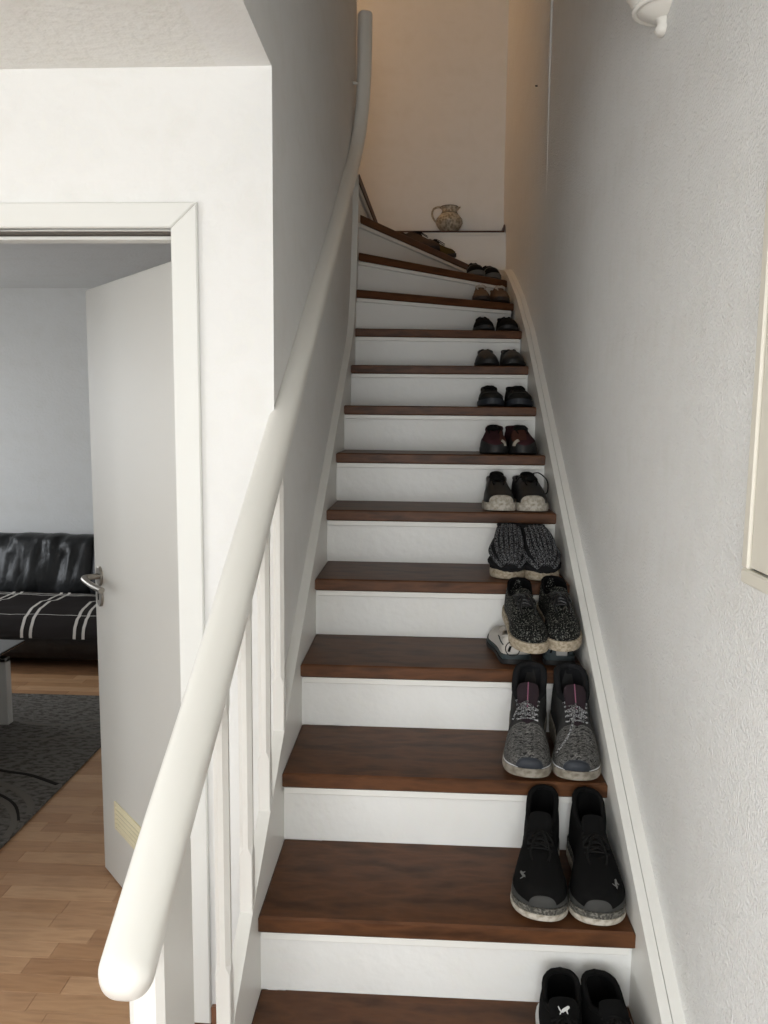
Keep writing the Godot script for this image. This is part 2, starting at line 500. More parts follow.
func build_shell() -> void:
	var fl := slab("floor", "laminate_base", "pale oak laminate floor of narrow strips", [[-4.3, 0.6, -0.2, -0.004, -5.5, 2.0]])
	# laminate strips where the doorway shows them, each its own board
	var rng := RandomNumberGenerator.new()
	rng.seed = 7
	var row := 0
	var z := -1.60
	while z > -4.32:
		var zc := z - 0.033
		var x: float = -0.52 if zc > ZW - 0.12 else -0.50
		x -= rng.randf() * 0.3
		var left: float = minf(-1.2, zc * 0.62 - 0.15)
		if zc > ZW - 0.13:
			left = -1.31
			x = -0.585
		var first := true
		while x > left:
			var l: float = [0.30, 0.36, 0.42, 0.48][rng.randi() % 4]
			if zc > ZW - 0.13:
				l = minf(l, x - left)
			if l > 0.03:
				var o := mesh_node("plank", box_mesh(Vector3(snappedf(l, 0.001) - 0.0008, 0.008, 0.0652), 0.0007), M["laminate_%d" % (rng.randi() % 5)], fl)
				o.position = Vector3(x - l / 2, -0.004, zc)
			x -= maxf(l, 0.03)
			first = false
		z -= 0.066
		row += 1
	slab("wall_right", "woodchip", "white woodchip wall along the stairs", [[WALL_R, WALL_R + 0.15, -0.2, 5.0, -5.25, 2.0]])
	# the plaster of the upper part of the right wall stands a little proud beyond a straight edge
	var st := S()
	var rows := []
	for i in 9:
		var y: float = lerpf(2.36, 4.95, i / 8.0)
		var th: float = 0.007 * smoothstep(2.36, 3.0, y)
		rows.append(PackedVector3Array([Vector3(WALL_R + 0.002, y, -3.33), Vector3(WALL_R - th, y, -3.336), Vector3(WALL_R - th - 0.002 * (th / 0.007), y, -4.2), Vector3(WALL_R - th - 0.004 * (th / 0.007), y, -5.12)]))
	grid(st, rows, false, true, -1)
	var up := struct("wall_right_upper", st, M["woodchip"], "upper right wall plaster standing slightly proud beyond a vertical edge")
	up.name = "wall_upper_right"
	slab("wall_door", "plaster", "white wall with the doorway to the living room", [
		[-0.53, WALL_L, 0.0, 2.60, ZW - 0.12, ZW],
		[-1.31, -0.53, 1.945, 2.60, ZW - 0.12, ZW],
		[-2.75, -1.31, 0.0, 2.60, ZW - 0.12, ZW],
		[-4.3, -2.75, 0.0, 2.60, ZW - 0.12, ZW]])
	slab("wall_stair_left", "plaster", "white wall on the left of the upper stairs", [
		[WALL_L - 0.12, WALL_L, 0.0, 5.0, -3.88, ZW - 0.12],
		[WALL_L - 0.12, WALL_L, 2.60, 5.0, ZW - 0.12, ZW],
		[WALL_L - 0.12, WALL_L, 2.292, 5.0, ZW, 0.50]])
	slab("wall_back", "plaster", "wall behind the ledge at the top of the stairs", [[-2.05, WALL_R + 0.1, 2.56, 5.0, -5.25, -5.10], [WALL_L - 0.12, WALL_R + 0.1, 0.0, 2.56, -5.25, -5.10]])
	slab("ceiling", "ceiling_plaster", "rough white ceiling over the hall", [
		[-2.75, WALL_L - 0.12, 2.292, 2.60, ZW, 2.0],
		[WALL_L - 0.12, WALL_R, 2.292, 2.60, 0.50, 2.0]])
	slab("ceiling_stairwell", "plaster", "ceiling over the stairwell", [[-2.1, 0.65, 5.0, 5.15, -5.3, 0.7]])
	slab("wall_stairwell_front", "plaster", "front wall of the upper stairwell", [[WALL_L, WALL_R, 2.60, 5.0, 0.50, 0.62]])
	slab("wall_landing", "plaster", "walls closing the upper landing", [
		[-2.05, WALL_L - 0.12, 2.56, 5.0, -3.88, -3.76],
		[-2.05, -1.93, 2.56, 5.0, -5.10, -3.88]])
	# hall behind the camera
	slab("wall_hall_left", "plaster", "window wall of the hall", [
		[-2.87, -2.75, 0.0, 2.6, ZW - 0.12, -0.30],
		[-2.87, -2.75, 0.0, 2.6, 1.80, 2.0],
		[-2.87, -2.75, 0.0, 0.75, -0.30, 1.80],
		[-2.87, -2.75, 2.15, 2.6, -0.30, 1.80]])
	window_frame("window_1", -2.81, 0.75, 2.15, -0.30, 1.80, true)
	slab("wall_hall_back", "plaster", "wall with the glazed entrance behind the viewer", [
		[-2.87, -0.95, 0.0, 2.6, 1.9, 2.05],
		[0.40, 0.626, 0.0, 2.6, 1.9, 2.05],
		[-0.95, 0.40, 0.0, 0.45, 1.9, 2.05],
		[-0.95, 0.40, 2.10, 2.6, 1.9, 2.05]])
	window_frame("window_3", 1.97, 0.45, 2.10, -0.95, 0.40, false)
	# living room
	slab("wall_room_back", "room_plaster", "pale wall behind the sofa", [[-4.3, WALL_L - 0.12, 0.0, 2.6, -5.50, -5.35]])
	slab("wall_room_left", "room_plaster", "window wall of the living room", [
		[-4.35, -4.2, 0.0, 2.6, -3.10, ZW - 0.12],
		[-4.35, -4.2, 0.0, 2.6, -5.4, -4.70],
		[-4.35, -4.2, 0.0, 0.6, -4.70, -3.10],
		[-4.35, -4.2, 2.1, 2.6, -4.70, -3.10]])
	window_frame("window_2", -4.27, 0.6, 2.1, -4.70, -3.10, true)
	slab("ceiling_room", "room_plaster", "living room ceiling", [[-4.35, WALL_L - 0.12, 2.385, 2.55, -5.4, ZW - 0.12]])
	slab("wall_room_right", "room_plaster", "living room wall toward the stairs", [[WALL_L - 0.14, WALL_L - 0.12, 0.0, 2.5, -5.35, ZW - 0.12]])
	# corner bead at the end of the door wall
	slab("trim_1", "plaster", "plaster corner bead where the door wall meets the stairs", [[WALL_L - 0.004, WALL_L + 0.0015, 0.9, 2.292, ZW - 0.004, ZW + 0.0015]])
	slab("baseboard_door_wall", "baseboard_wood", "brown baseboard beside the door frame", [[-0.515, WALL_L, 0.0, 0.045, ZW, ZW + 0.012]])

func window_frame(called: String, at: float, y0: float, y1: float, a: float, b: float, along_z: bool) -> void:
	var st := S()
	var w := 0.06
	var mid := (a + b) / 2
	var bars := [[a, a + w, y0, y1], [b - w, b, y0, y1], [a + w, b - w, y0, y0 + w], [a + w, b - w, y1 - w, y1], [mid - 0.03, mid + 0.03, y0 + w, y1 - w]]
	for q in bars:
		if along_z:
			bb(st, at - 0.03, at + 0.03, q[2], q[3], q[0], q[1], 0.004)
		else:
			bb(st, q[0], q[1], q[2], q[3], at - 0.03, at + 0.03, 0.004)
	var o := struct(called, st, M["frame_paint"], "white window frame")
	for s in [[a + w, mid - 0.03], [mid + 0.03, b - w]]:
		var g := S()
		if along_z:
			bb(g, at - 0.003, at + 0.003, y0 + w, y1 - w, s[0], s[1])
		else:
			bb(g, s[0], s[1], y0 + w, y1 - w, at - 0.003, at + 0.003)
		part("pane", g, M["pane"], o)

# ---------------------------------------------------------------- door and its frame
func build_door() -> void:
	var xi := -0.577
	var xo := -0.517
	var xl := -1.312
	var yi := 1.948
	var yo := 2.003
	var root := Node3D.new()
	root.name = "door_1"
	add_child(root)
	root.position = Vector3(xi, 0, ZW)
	root.set_meta("kind", "structure")
	root.set_meta("label", "open pale grey door in a white frame")
	var L := func(x: float, y: float, z: float) -> Vector3: return Vector3(x, y, z) - root.position
	# mitred casing boards
	var face := func(u: float, v: float, h: float) -> Vector3: return Vector3(u, v, ZW + h) - root.position
	var g := 0.0006
	var st := S()
	prism(st, PackedVector2Array([Vector2(xi, 0), Vector2(xo, 0), Vector2(xo, yo - g * 2), Vector2(xi, yi - g * 2)]), 0.0, 0.014, face, 0.003)
	part("casing", st, M["frame_paint"], root)
	st = S()
	prism(st, PackedVector2Array([Vector2(xl, yi), Vector2(xi, yi), Vector2(xo, yo), Vector2(xl - 0.06, yo)]), 0.0, 0.014, face, 0.003)
	part("casing", st, M["frame_paint"], root)
	st = S()
	prism(st, PackedVector2Array([Vector2(xl - 0.06, 0), Vector2(xl, 0), Vector2(xl, yi), Vector2(xl - 0.06, yo)]), 0.0, 0.014, face, 0.003)
	part("casing", st, M["frame_paint"], root)
	# jamb lining with a stop and a seal
	st = S()
	var zb := ZW - 0.12
	for b in [[xi - 0.0, xi + 0.03, 0.0, yi + 0.02, zb, ZW], [xl - 0.03, xl, 0.0, yi + 0.02, zb, ZW], [xl, xi, yi - 0.004, yi + 0.02, zb, ZW]]:
		box(st, L.call((b[0] + b[1]) / 2, (b[2] + b[3]) / 2, (b[4] + b[5]) / 2), Vector3(b[1] - b[0], b[3] - b[2], b[5] - b[4]))
	part("jamb", st, M["frame_paint"], root)
	st = S()
	box(st, L.call((xl + xi) / 2, yi - 0.010, ZW - 0.055), Vector3(xi - xl, 0.012, 0.04), 0.002)
	box(st, L.call(xl + 0.006, yi / 2, ZW - 0.055), Vector3(0.012, yi - 0.02, 0.04), 0.002)
	part("door_stop", st, M["frame_paint"], root)
	st = S()
	box(st, L.call((xl + xi) / 2, yi - 0.007, ZW - 0.020), Vector3(xi - xl, 0.006, 0.018), 0.001)
	box(st, L.call((xl + xi) / 2, yi - 0.007, ZW - 0.090), Vector3(xi - xl, 0.006, 0.024), 0.001)
	part("seal", st, M["gasket"], root)
	# the leaf: turned about its hinge on the room side
	var hinge := Vector3(-0.592, 0, ZW - 0.125)
	var free := Vector3(-1.059, 0, -2.436)
	var along := (free - hinge).normalized()
	var wide := (free - hinge).length()
	var out := Vector3(-along.z, 0, along.x)     # toward the hall and the viewer
	if out.z < 0.0:
		out = -out
	var leaf := Node3D.new()
	leaf.name = "leaf"
	root.add_child(leaf)
	leaf.transform = Transform3D(Basis(along, Vector3.UP, along.cross(Vector3.UP)), hinge - root.position)
	var zo := 1.0 if along.cross(Vector3.UP).dot(out) > 0.0 else -1.0
	st = S()
	box(st, Vector3(wide / 2, 0.007 + 1.905 / 2, -zo * 0.02), Vector3(wide, 1.905, 0.04), 0.0025)
	part("door_panel", st, M["door_paint"], leaf)
	# lever handle and rosettes
	var hx := wide - 0.050
	st = S()
	for y in [1.020, 0.953]:
		var rows := []
		for k in [[0.0, 1.0], [0.006, 1.0], [0.008, 0.9], [0.008, 0.0]]:
			var r := PackedVector3Array()
			for j in 24:
				var a := TAU * j / 24
				r.append(Vector3(hx + cos(a) * 0.024 * k[1], y + sin(a) * 0.032 * k[1], zo * k[0]))
			rows.append(r)
		grid(st, rows, true, zo < 0, -1)
	part("rosette", st, M["nickel"], leaf)
	st = S()
	tube(st, smooth_path([Vector3(hx, 1.020, zo * 0.004), Vector3(hx, 1.020, zo * 0.035), Vector3(hx - 0.006, 1.020, zo * 0.052), Vector3(hx - 0.03, 1.017, zo * 0.058), Vector3(hx - 0.09, 1.010, zo * 0.056), Vector3(hx - 0.150, 1.006, zo * 0.050)], 6), 0.0095, 12)
	part("lever", st, M["nickel"], leaf)
	st = S()
	tube(st, smooth_path([Vector3(hx, 1.020, -zo * 0.044), Vector3(hx, 1.020, -zo * 0.08), Vector3(hx - 0.006, 1.020, -zo * 0.092), Vector3(hx - 0.05, 1.019, -zo * 0.095), Vector3(hx - 0.122, 1.014, -zo * 0.088)], 6), 0.0095, 12)
	part("lever", st, M["nickel"], leaf)
	st = S()
	box(st, Vector3(hx, 0.953, zo * 0.0085), Vector3(0.006, 0.020, 0.002))
	part("keyhole", st, M["shadow_gap"], leaf)
	# latch plate on the free edge
	st = S()
	box(st, Vector3(wide + 0.0005, 0.99, -zo * 0.02), Vector3(0.002, 0.22, 0.018), 0.0005)
	part("latch_plate", st, M["nickel"], leaf)
	# cream air grille
	st = S()
	var gx0 := wide - 0.475
	var gx1 := wide - 0.120
	for q in [[gx0, gx1, 0.285, 0.293], [gx0, gx1, 0.200, 0.208], [gx0, gx0 + 0.008, 0.208, 0.285], [gx1 - 0.008, gx1, 0.208, 0.285]]:
		box(st, Vector3((q[0] + q[1]) / 2, (q[2] + q[3]) / 2, zo * 0.003), Vector3(q[1] - q[0], q[3] - q[2], 0.006), 0.001)
	var grille := part("air_grille", st, M["cream_plastic"], leaf)
	st = S()
	box(st, Vector3((gx0 + gx1) / 2, 0.2465, zo * 0.0006), Vector3(gx1 - gx0 - 0.014, 0.079, 0.001))
	part("backing", st, M["gasket"], grille)
	for i in 5:
		var sl := mesh_node("slat", box_mesh(Vector3(gx1 - gx0 - 0.016, 0.0088, 0.0022), 0.0007), M["cream_plastic"], grille)
		sl.position = Vector3((gx0 + gx1) / 2, 0.2160 + i * 0.0153, zo * 0.0036)
		sl.rotation.x = -zo * 0.5

# ---------------------------------------------------------------- the staircase
func tread_y(n: int) -> float:   # upper face of a tread
	return n * R - 0.007

func nose_z(n: int) -> float:
	return -(1.4627 + (n - 3) * G)

func nose_line(n: int) -> Array:   # [left end, right end] of a nosing in plan (x, z)
	match n:
		11: return [Vector2(XL, -3.585), Vector2(XR, -3.664)]
		12: return [Vector2(XL + 0.003, -3.615), Vector2(XR, -4.042)]
		13: return [Vector2(XL + 0.005, -3.690), Vector2(XR, -4.417)]
		14: return [Vector2(XL + 0.008, -3.725), Vector2(0.274, ZB + 0.002)]
		15: return [Vector2(XL + 0.004, -3.715), Vector2(-0.276, ZB + 0.002)]
	return [Vector2(XL, nose_z(n)), Vector2(XR, nose_z(n))]

func shifted(l: Array, d: float) -> Array:   # a nosing line moved back by d
	var dir: Vector2 = (l[1] - l[0]).normalized()
	var back := Vector2(dir.y, -dir.x)
	return [l[0] + back * d, l[1] + back * d]

func stringer_top(z: float, left: bool) -> float:
	var y := 3 * R + (-z - 1.4627) / G * R + 0.062
	if left:
		if z < -3.38:
			y = curve(-z, [[3.38, 1.817], [3.52, 1.94], [3.62, 2.12], [3.70, 2.42], [3.735, 2.635]])
		return y
	if z < -3.55:
		y = curve(-z, [[3.3, 1.766], [3.55, 1.926], [3.95, 2.125], [4.42, 2.31], [4.95, 2.47]])
	return y

func build_stairs() -> void:
	var t := thing("staircase", "steep white staircase with dark brown wooden treads, winding left at the top", "staircase", Vector3(0, 0, nose_z(1)))
	var b := t.position
	var plan := func(u: float, v: float, h: float) -> Vector3: return Vector3(u, h, v) - b
	for n in range(1, 16):
		var l := nose_line(n)
		var y := tread_y(n)
		var poly := PackedVector2Array()
		if n < 12 and n != 11:
			var bk := shifted(nose_line(n + 1), 0.024)
			poly = PackedVector2Array([l[0], l[1], Vector2(XR, bk[1].y), Vector2(XL, bk[0].y)])
		elif n == 11 or n == 12:
			var bk := shifted(nose_line(n + 1), 0.024)
			poly = PackedVector2Array([l[0], l[1], Vector2(XR, bk[1].y), bk[0]])
		elif n == 13:
			poly = PackedVector2Array([l[0], l[1], Vector2(XR, ZB), Vector2(0.24, ZB), Vector2(XL + 0.04, -3.78)])
		elif n == 14:
			poly = PackedVector2Array([l[0], l[1], Vector2(-0.32, ZB), Vector2(XL + 0.008, -3.80)])
		else:
			poly = PackedVector2Array([l[0], l[1], Vector2(-1.9, ZB), Vector2(-1.9, -3.885), Vector2(WALL_L - 0.03, -3.885), Vector2(XL - 0.02, -3.80)])
		var st := S()
		if n <= 11:
			prism(st, poly, y - 0.036, y, plan, 0.004)
			part("tread", st, M["tread_wood"], t)
		else:
			# own axes run along the nosing, so that the grain does too
			var dir: Vector2 = (l[1] - l[0]).normalized()
			var o := Vector3(l[0].x, y, l[0].y)
			var xf := Transform3D(Basis(Vector3(dir.x, 0, dir.y), Vector3.UP, Vector3(-dir.y, 0, dir.x)), o)
			var inv := xf.affine_inverse()
			prism(st, poly, y - 0.036, y, func(u: float, v: float, h: float) -> Vector3: return inv * Vector3(u, h, v), 0.004 if n != 15 else 0.0)
			var tr := part("tread", st, M["winder_wood"], t)
			tr.transform = Transform3D(xf.basis, xf.origin - b)
		# riser below, with a cove strip under the nosing
		var rf := shifted(l, 0.022)
		var rb := shifted(l, 0.040)
		st = S()
		prism(st, PackedVector2Array([rf[0], rf[1], rb[1], rb[0]]), y - R - 0.0, y - 0.036, plan)
		var rs := part("riser", st, M["riser_paint"], t)
		var c0 := shifted(l, 0.005)
		var c1 := shifted(l, 0.0218)
		var d: Vector2 = (l[1] - l[0]).normalized()
		st = S()
		prism(st, PackedVector2Array([c0[0] + d * 0.006, c0[1] - d * 0.010, c1[1] - d * 0.010, c1[0] + d * 0.006]), y - 0.053, y - 0.0362, plan, 0.002)
		part("cove_strip", st, M["white_paint"], rs)
	# stringers: boards standing on edge beside the steps
	for left in [true, false]:
		var x0: float = WALL_L + 0.0005 if left else XR
		var x1: float = XL if left else XR + 0.019
		var top := PackedVector2Array()
		var zs := []
		var z := -0.80
		var z_end: float = -3.735 if left else -4.60
		while z > z_end:
			zs.append(z)
			z -= 0.04 if z > -3.3 else 0.02
		zs.append(z_end)
		for q in zs:
			top.append(Vector2(q, stringer_top(q, left)))
		for i in range(zs.size() - 1, -1, -1):
			top.append(Vector2(zs[i], maxf(0.0, 3 * R + (-zs[i] - 1.4627) / G * R - 0.30)))
		var st := S()
		prism(st, top, x0, x1, func(u: float, v: float, h: float) -> Vector3: return Vector3(h, v, u) - b)
		part("stringer", st, M["white_paint"], t)
		if not left:
			# the stringer bends round the corner to the panel at the back
			st = S()
			var rows := []
			for i in 15:
				var a := (PI / 2) * i / 14.0
				var c := Vector2(XR - 0.30, -4.63)
				var rin := 0.30
				var dirv := Vector2(cos(a), -sin(a))
				var pin := c + dirv * rin
				var pout := c + dirv * (rin + 0.042)
				var yt: float = lerpf(stringer_top(-4.60, false), 2.475, i / 14.0)
				rows.append(PackedVector3Array([Vector3(pin.x, 2.0, pin.y) - b, Vector3(pin.x, yt, pin.y) - b, Vector3(pout.x, yt, pout.y) - b, Vector3(pout.x, 2.0, pout.y) - b]))
			grid(st, rows, false, false, -1)
			part("curved_stringer", st, M["white_paint"], t)
			# wall string: the trim board between stringer and wall
			st = S()
			top = PackedVector2Array()
			for q in zs:
				top.append(Vector2(q, stringer_top(q, false) + 0.001))
			for i in range(zs.size() - 1, -1, -1):
				top.append(Vector2(zs[i], stringer_top(zs[i], false) - 0.12))
			prism(st, top, XR + 0.0202, WALL_R, func(u: float, v: float, h: float) -> Vector3: return Vector3(h, v, u) - b)
			part("wall_string", st, M["white_paint"], t)
	# panel behind the winders with the ledge on top
	var st := S()
	prism(st, PackedVector2Array([Vector2(-0.9, 2.0), Vector2(WALL_R - 0.0005, 2.0), Vector2(WALL_R - 0.0005, 2.655), Vector2(-0.9, 2.655)]), ZB - 0.02, ZB, func(u: float, v: float, h: float) -> Vector3: return Vector3(u, v, h) - b)
	part("back_panel", st, M["riser_paint"], t)
	st = S()
	bb(st, -0.9, WALL_R - 0.013, 2.638, 2.652, ZB + 0.0, ZB + 0.006, 0.002)
	for m in [st]:
		pass
	var lip := part("panel_rim", st, M["white_paint"], t)
	lip.position = -b
	st = S()
	bb(st, -0.9, WALL_R - 0.013, 2.655, 2.664, -5.10, ZB + 0.008, 0.002)
	bb(st, WALL_R - 0.020, WALL_R - 0.013, 2.664, 2.70, -5.10, ZB + 0.008, 0.001)
	var ledge := part("ledge_board", st, M["dark_wood"], t)
	ledge.position = -b
	# sloping skirting on the winder below the panel
	st = S()
	prism(st, PackedVector2Array([Vector2(-0.25, 2.40), Vector2(0.30, 2.40), Vector2(0.30, 2.487), Vector2(-0.25, 2.50)]), ZB + 0.0005, ZB + 0.016, func(u: float, v: float, h: float) -> Vector3: return Vector3(u, v, h) - b, 0.003)
	part("skirting", st, M["white_paint"], t)

func rail_path() -> PackedVector3Array:
	var x := -0.332
	var p := []
	var z := -0.815
	while z > -3.05:
		var h := 0.764 + 0.018 * smoothstep(-1.25, -0.90, z)
		p.append(Vector3(x, 3 * R + (-z - 1.4627) / G * R + h, z))
		z -= 0.14 if z > -1.4 else 0.28
	p.append_array([Vector3(x, 2.40, -3.18), Vector3(-0.330, 2.545, -3.39), Vector3(-0.326, 2.665, -3.56), Vector3(-0.316, 2.79, -3.66), Vector3(-0.307, 2.92, -3.71), Vector3(-0.302, 3.06, -3.73), Vector3(-0.300, 3.20, -3.735), Vector3(-0.299, 3.318, -3.735)])
	return smooth_path(p, 6)

func build_railing() -> void:
	var t := thing("stair_railing", "thick white painted handrail with slim square balusters on the open side of the stairs", "railing", Vector3(-0.34, 0, -0.86))
	var b := t.position
	var path := rail_path()
	for i in path.size():
		path[i] -= b
	# rounded lower end, softly squared top end
	var full := PackedVector3Array()
	var k := PackedFloat32Array()
	var d0 := (path[0] - path[1]).normalized()
	for i in 8:
		var a := (PI / 2) * (1.0 - i / 8.0)
		full.append(path[0] + d0 * 0.030 * sin(a))
		k.append(maxf(pow(cos(a), 0.8), 0.05))
	for i in path.size():
		full.append(path[i])
		k.append(1.0)
	var de := (path[path.size() - 1] - path[path.size() - 2]).normalized()
	for q in [[0.006, 0.97], [0.011, 0.86], [0.014, 0.6]]:
		full.append(path[path.size() - 1] + de * q[0])
		k.append(q[1])
	var st := S()
	sweep(st, full, squircle(0.063, 0.065, 2.7, 28), Vector3(0.15, 1.0, 0.25).normalized(), k, 0)
	part("handrail", st, M["rail_paint"], t)
	# flat fillet under the rail, from the newel to the wall
	st = S()
	var f := PackedVector3Array()
	for i in 12:
		var z: float = lerpf(-1.045, ZW, i / 11.0)
		f.append(Vector3(-0.3355, 3 * R + (-z - 1.4627) / G * R + 0.722, z) - b)
	sweep(st, f, squircle(0.024, 0.030, 8.0, 16), Vector3.UP, PackedFloat32Array(), -1)
	part("rail_fillet", st, M["white_paint"], t)
	# newel: a broad board whose top slopes with the rail
	st = S()
	var nb := PackedVector2Array()
	for q in [[-0.905, 0.0], [-0.905, 0.70], [-1.015, 0.70], [-1.036, 0.692], [-1.045, 0.672], [-1.045, 0.0]]:
		nb.append(Vector2(q[0], 0.0 if q[1] == 0.0 else 3 * R + (-q[0] - 1.4627) / G * R + q[1]))
	prism(st, nb, -0.371, -0.324, func(u: float, v: float, h: float) -> Vector3: return Vector3(h, v, u) - b, 0.009)
	part("newel_post", st, M["white_paint"], t)
	# balusters: square at the ends, chamfered between
	for z in [-1.25, -1.43, -1.61, -1.783]:
		var y0 := stringer_top(z, true)
		var y1: float = 3 * R + (-z - 1.4627) / G * R + 0.715
		st = S()
		var sq := 0.0128
		var rows := []
		var lv := [[-0.025, 0.0], [0.11, 0.0], [0.125, 1.0], [y1 - y0 - 0.075, 1.0], [y1 - y0 - 0.06, 0.0], [y1 - y0, 0.0]]
		for q in lv:
			var c: float = 0.0015 + 0.0065 * q[1]
			var r := PackedVector3Array()
			for w in [[1, 1, 0], [1, 1, 1], [-1, 1, 1], [-1, 1, 0], [-1, -1, 0], [-1, -1, 1], [1, -1, 1], [1, -1, 0]]:
				r.append(Vector3(-0.3355 + w[0] * (sq - (c if w[2] == 1 else 0.0)), y0 + q[0], z + w[1] * (sq - (c if w[2] == 0 else 0.0))) - b)
			rows.append(r)
		grid(st, rows, true, false, -1)
		part("baluster", st, M["white_paint"], t)
	# wall bracket near the top
	st = S()
	tube(st, PackedVector3Array([Vector3(WALL_L, 3.02, -3.70) - b, Vector3(-0.30, 3.02, -3.72) - b]), 0.007, 10)
	part("wall_bracket", st, M["white_paint"], t)
	st = S()
	tube(st, PackedVector3Array([Vector3(WALL_L, 2.05, -2.80) - b, Vector3(-0.335, 2.07, -2.80) - b, Vector3(-0.330, 2.12, -2.80) - b]), 0.007, 10)
	part("wall_bracket", st, M["white_paint"], t)

# ---------------------------------------------------------------- shoes
func sh_hw(p: Dictionary, t: float) -> float:
	var prof := curve(t, [[0.0, p.get("heel", 0.75)], [0.15, p.get("heel", 0.75) + 0.03], [0.35, p.get("heel", 0.75) - 0.02], [0.5, 0.81], [0.7, 1.0], [0.85, 0.98], [1.0, 0.92]])
	var u := clampf(t / 0.13, 0.0, 1.0)
	var v := clampf((1.0 - t) / p.get("toe", 0.24), 0.0, 1.0)
	return p.W / 2 * prof * pow(1 - pow(1 - u, 2.3), 1 / 2.3) * pow(1 - pow(1 - v, 2.2), 1 / 2.2)

func sh_cx(p: Dictionary, t: float) -> float:   # side -1: left shoe of the pair as it stands in the picture
	return p.side * 0.010 * sin(PI * t * 0.9) - p.side * 0.004

func sole_bottom(p: Dictionary, t: float) -> float:
	return p.get("spring", 0.012) * pow(clampf((t - 0.7) / 0.3, 0, 1), 1.8) + 0.006 * pow(clampf((0.10 - t) / 0.10, 0, 1), 2.0)

func sole_top(p: Dictionary, t: float) -> float:
	return sole_bottom(p, t) + lerpf(p.th[0], p.th[1], smoothstep(0.1, 0.85, t))

func sh_top(p: Dictionary, t: float) -> float:
	var v := clampf((1.0 - t) / 0.13, 0.0, 1.0)
	var yb := sole_top(p, t) - 0.004
	var open := sh_open(p, t) if p.has("open") else 0.0
	return yb + (curve(t, p.top) - yb) * lerpf(0.35, 1.0, pow(1 - pow(1 - v, 2.2), 1 / 2.2)) / pow(cos(open), p.get("boxy", 0.78))

func sh_out(p: Dictionary, t: float, a: float, off := 0.0) -> Vector3:
	var hw: float = maxf(0.0, sh_hw(p, t) * p.get("inset", 0.93) + (off if t > 0.001 and t < 0.999 else 0.0))
	var yb := sole_top(p, t) - 0.004
	var e: float = p.get("boxy", 0.78)
	var lean := 0.0
	var y: float = yb + (sh_top(p, t) + off - yb) * pow(maxf(cos(a), 0.0), e)
	if t < 0.12:
		lean = -0.006 * (1.0 - t / 0.12) * clampf((y - yb - 0.045) / 0.04, -0.6, 1.0)
	var z: float = (t - 0.5) * (p.L - 0.012) + lean
	if t > 0.97: z += off
	if t < 0.03: z -= off
	return Vector3(sh_cx(p, t) + hw * signf(sin(a)) * pow(absf(sin(a)), e), y, z)

func stations(t0: float, t1: float, n: int) -> Array:
	var out := []
	for i in n + 1:
		var u := float(i) / n
		out.append(lerpf(t0, t1, 0.5 - 0.5 * cos(PI * u)))
	return out

func sh_open(p: Dictionary, t: float) -> float:
	return maxf(0.0, curve(t, p.open))

func shoe_zone(st: SurfaceTool, p: Dictionary, t0: float, t1: float, off := 0.0, a_from := 0.0, n := 22) -> void:
	var ts := stations(t0, t1, n)
	for s in [-1.0, 1.0]:
		var rows := []
		for t in ts:
			var ao := maxf(sh_open(p, t), a_from)
			var r := PackedVector3Array()
			for j in 11:
				r.append(sh_out(p, t, s * lerpf(PI / 2, ao, j / 10.0), off))
			rows.append(r)
		grid(st, rows, false, s > 0, 0)

func shoe_patch(st: SurfaceTool, p: Dictionary, t0: float, t1: float, a0: float, a1: float, off: float, n := 10) -> void:
	var rows := []
	for i in n + 1:
		var t := lerpf(t0, t1, float(i) / n)
		var r := PackedVector3Array()
		for j in 9:
			r.append(sh_out(p, t, lerpf(a0, a1, j / 8.0), off))
		rows.append(r)
	grid(st, rows, false, true, 0)

func cat_logo(st: SurfaceTool, c: Vector3, n: Vector3, dir: Vector3, size: float) -> void:
	# a leaping cat: a stretched body rising to a head, long tail, legs thrown fore and aft
	var pts := [[-0.50, -0.42], [-0.36, -0.30], [-0.20, -0.34], [-0.06, -0.12], [0.12, -0.02], [0.22, -0.30], [0.30, -0.30], [0.27, 0.02], [0.38, 0.18], [0.52, 0.28], [0.48, 0.40], [0.36, 0.44], [0.22, 0.36], [0.02, 0.24], [-0.20, 0.10], [-0.30, -0.04], [-0.42, 0.14], [-0.50, 0.36], [-0.56, 0.34], [-0.50, 0.08], [-0.36, -0.16], [-0.46, -0.26]]
	var poly := PackedVector2Array()
	for q in pts:
		poly.append(Vector2(q[0], q[1]) * size)
	var u := (dir - n * n.dot(dir)).normalized()
	var v := n.cross(u)
	prism(st, poly, 0.0, 0.0008, func(a: float, b: float, h: float) -> Vector3: return c + u * a + v * b + n * h)

func sh_normal(p: Dictionary, t: float, a: float) -> Vector3:
	var d1 := sh_out(p, t + 0.01, a) - sh_out(p, t - 0.01, a)
	var d2 := sh_out(p, t, a + 0.02) - sh_out(p, t, a - 0.02)
	var n := d1.cross(d2).normalized()
	if n.y < 0: n = -n
	return n

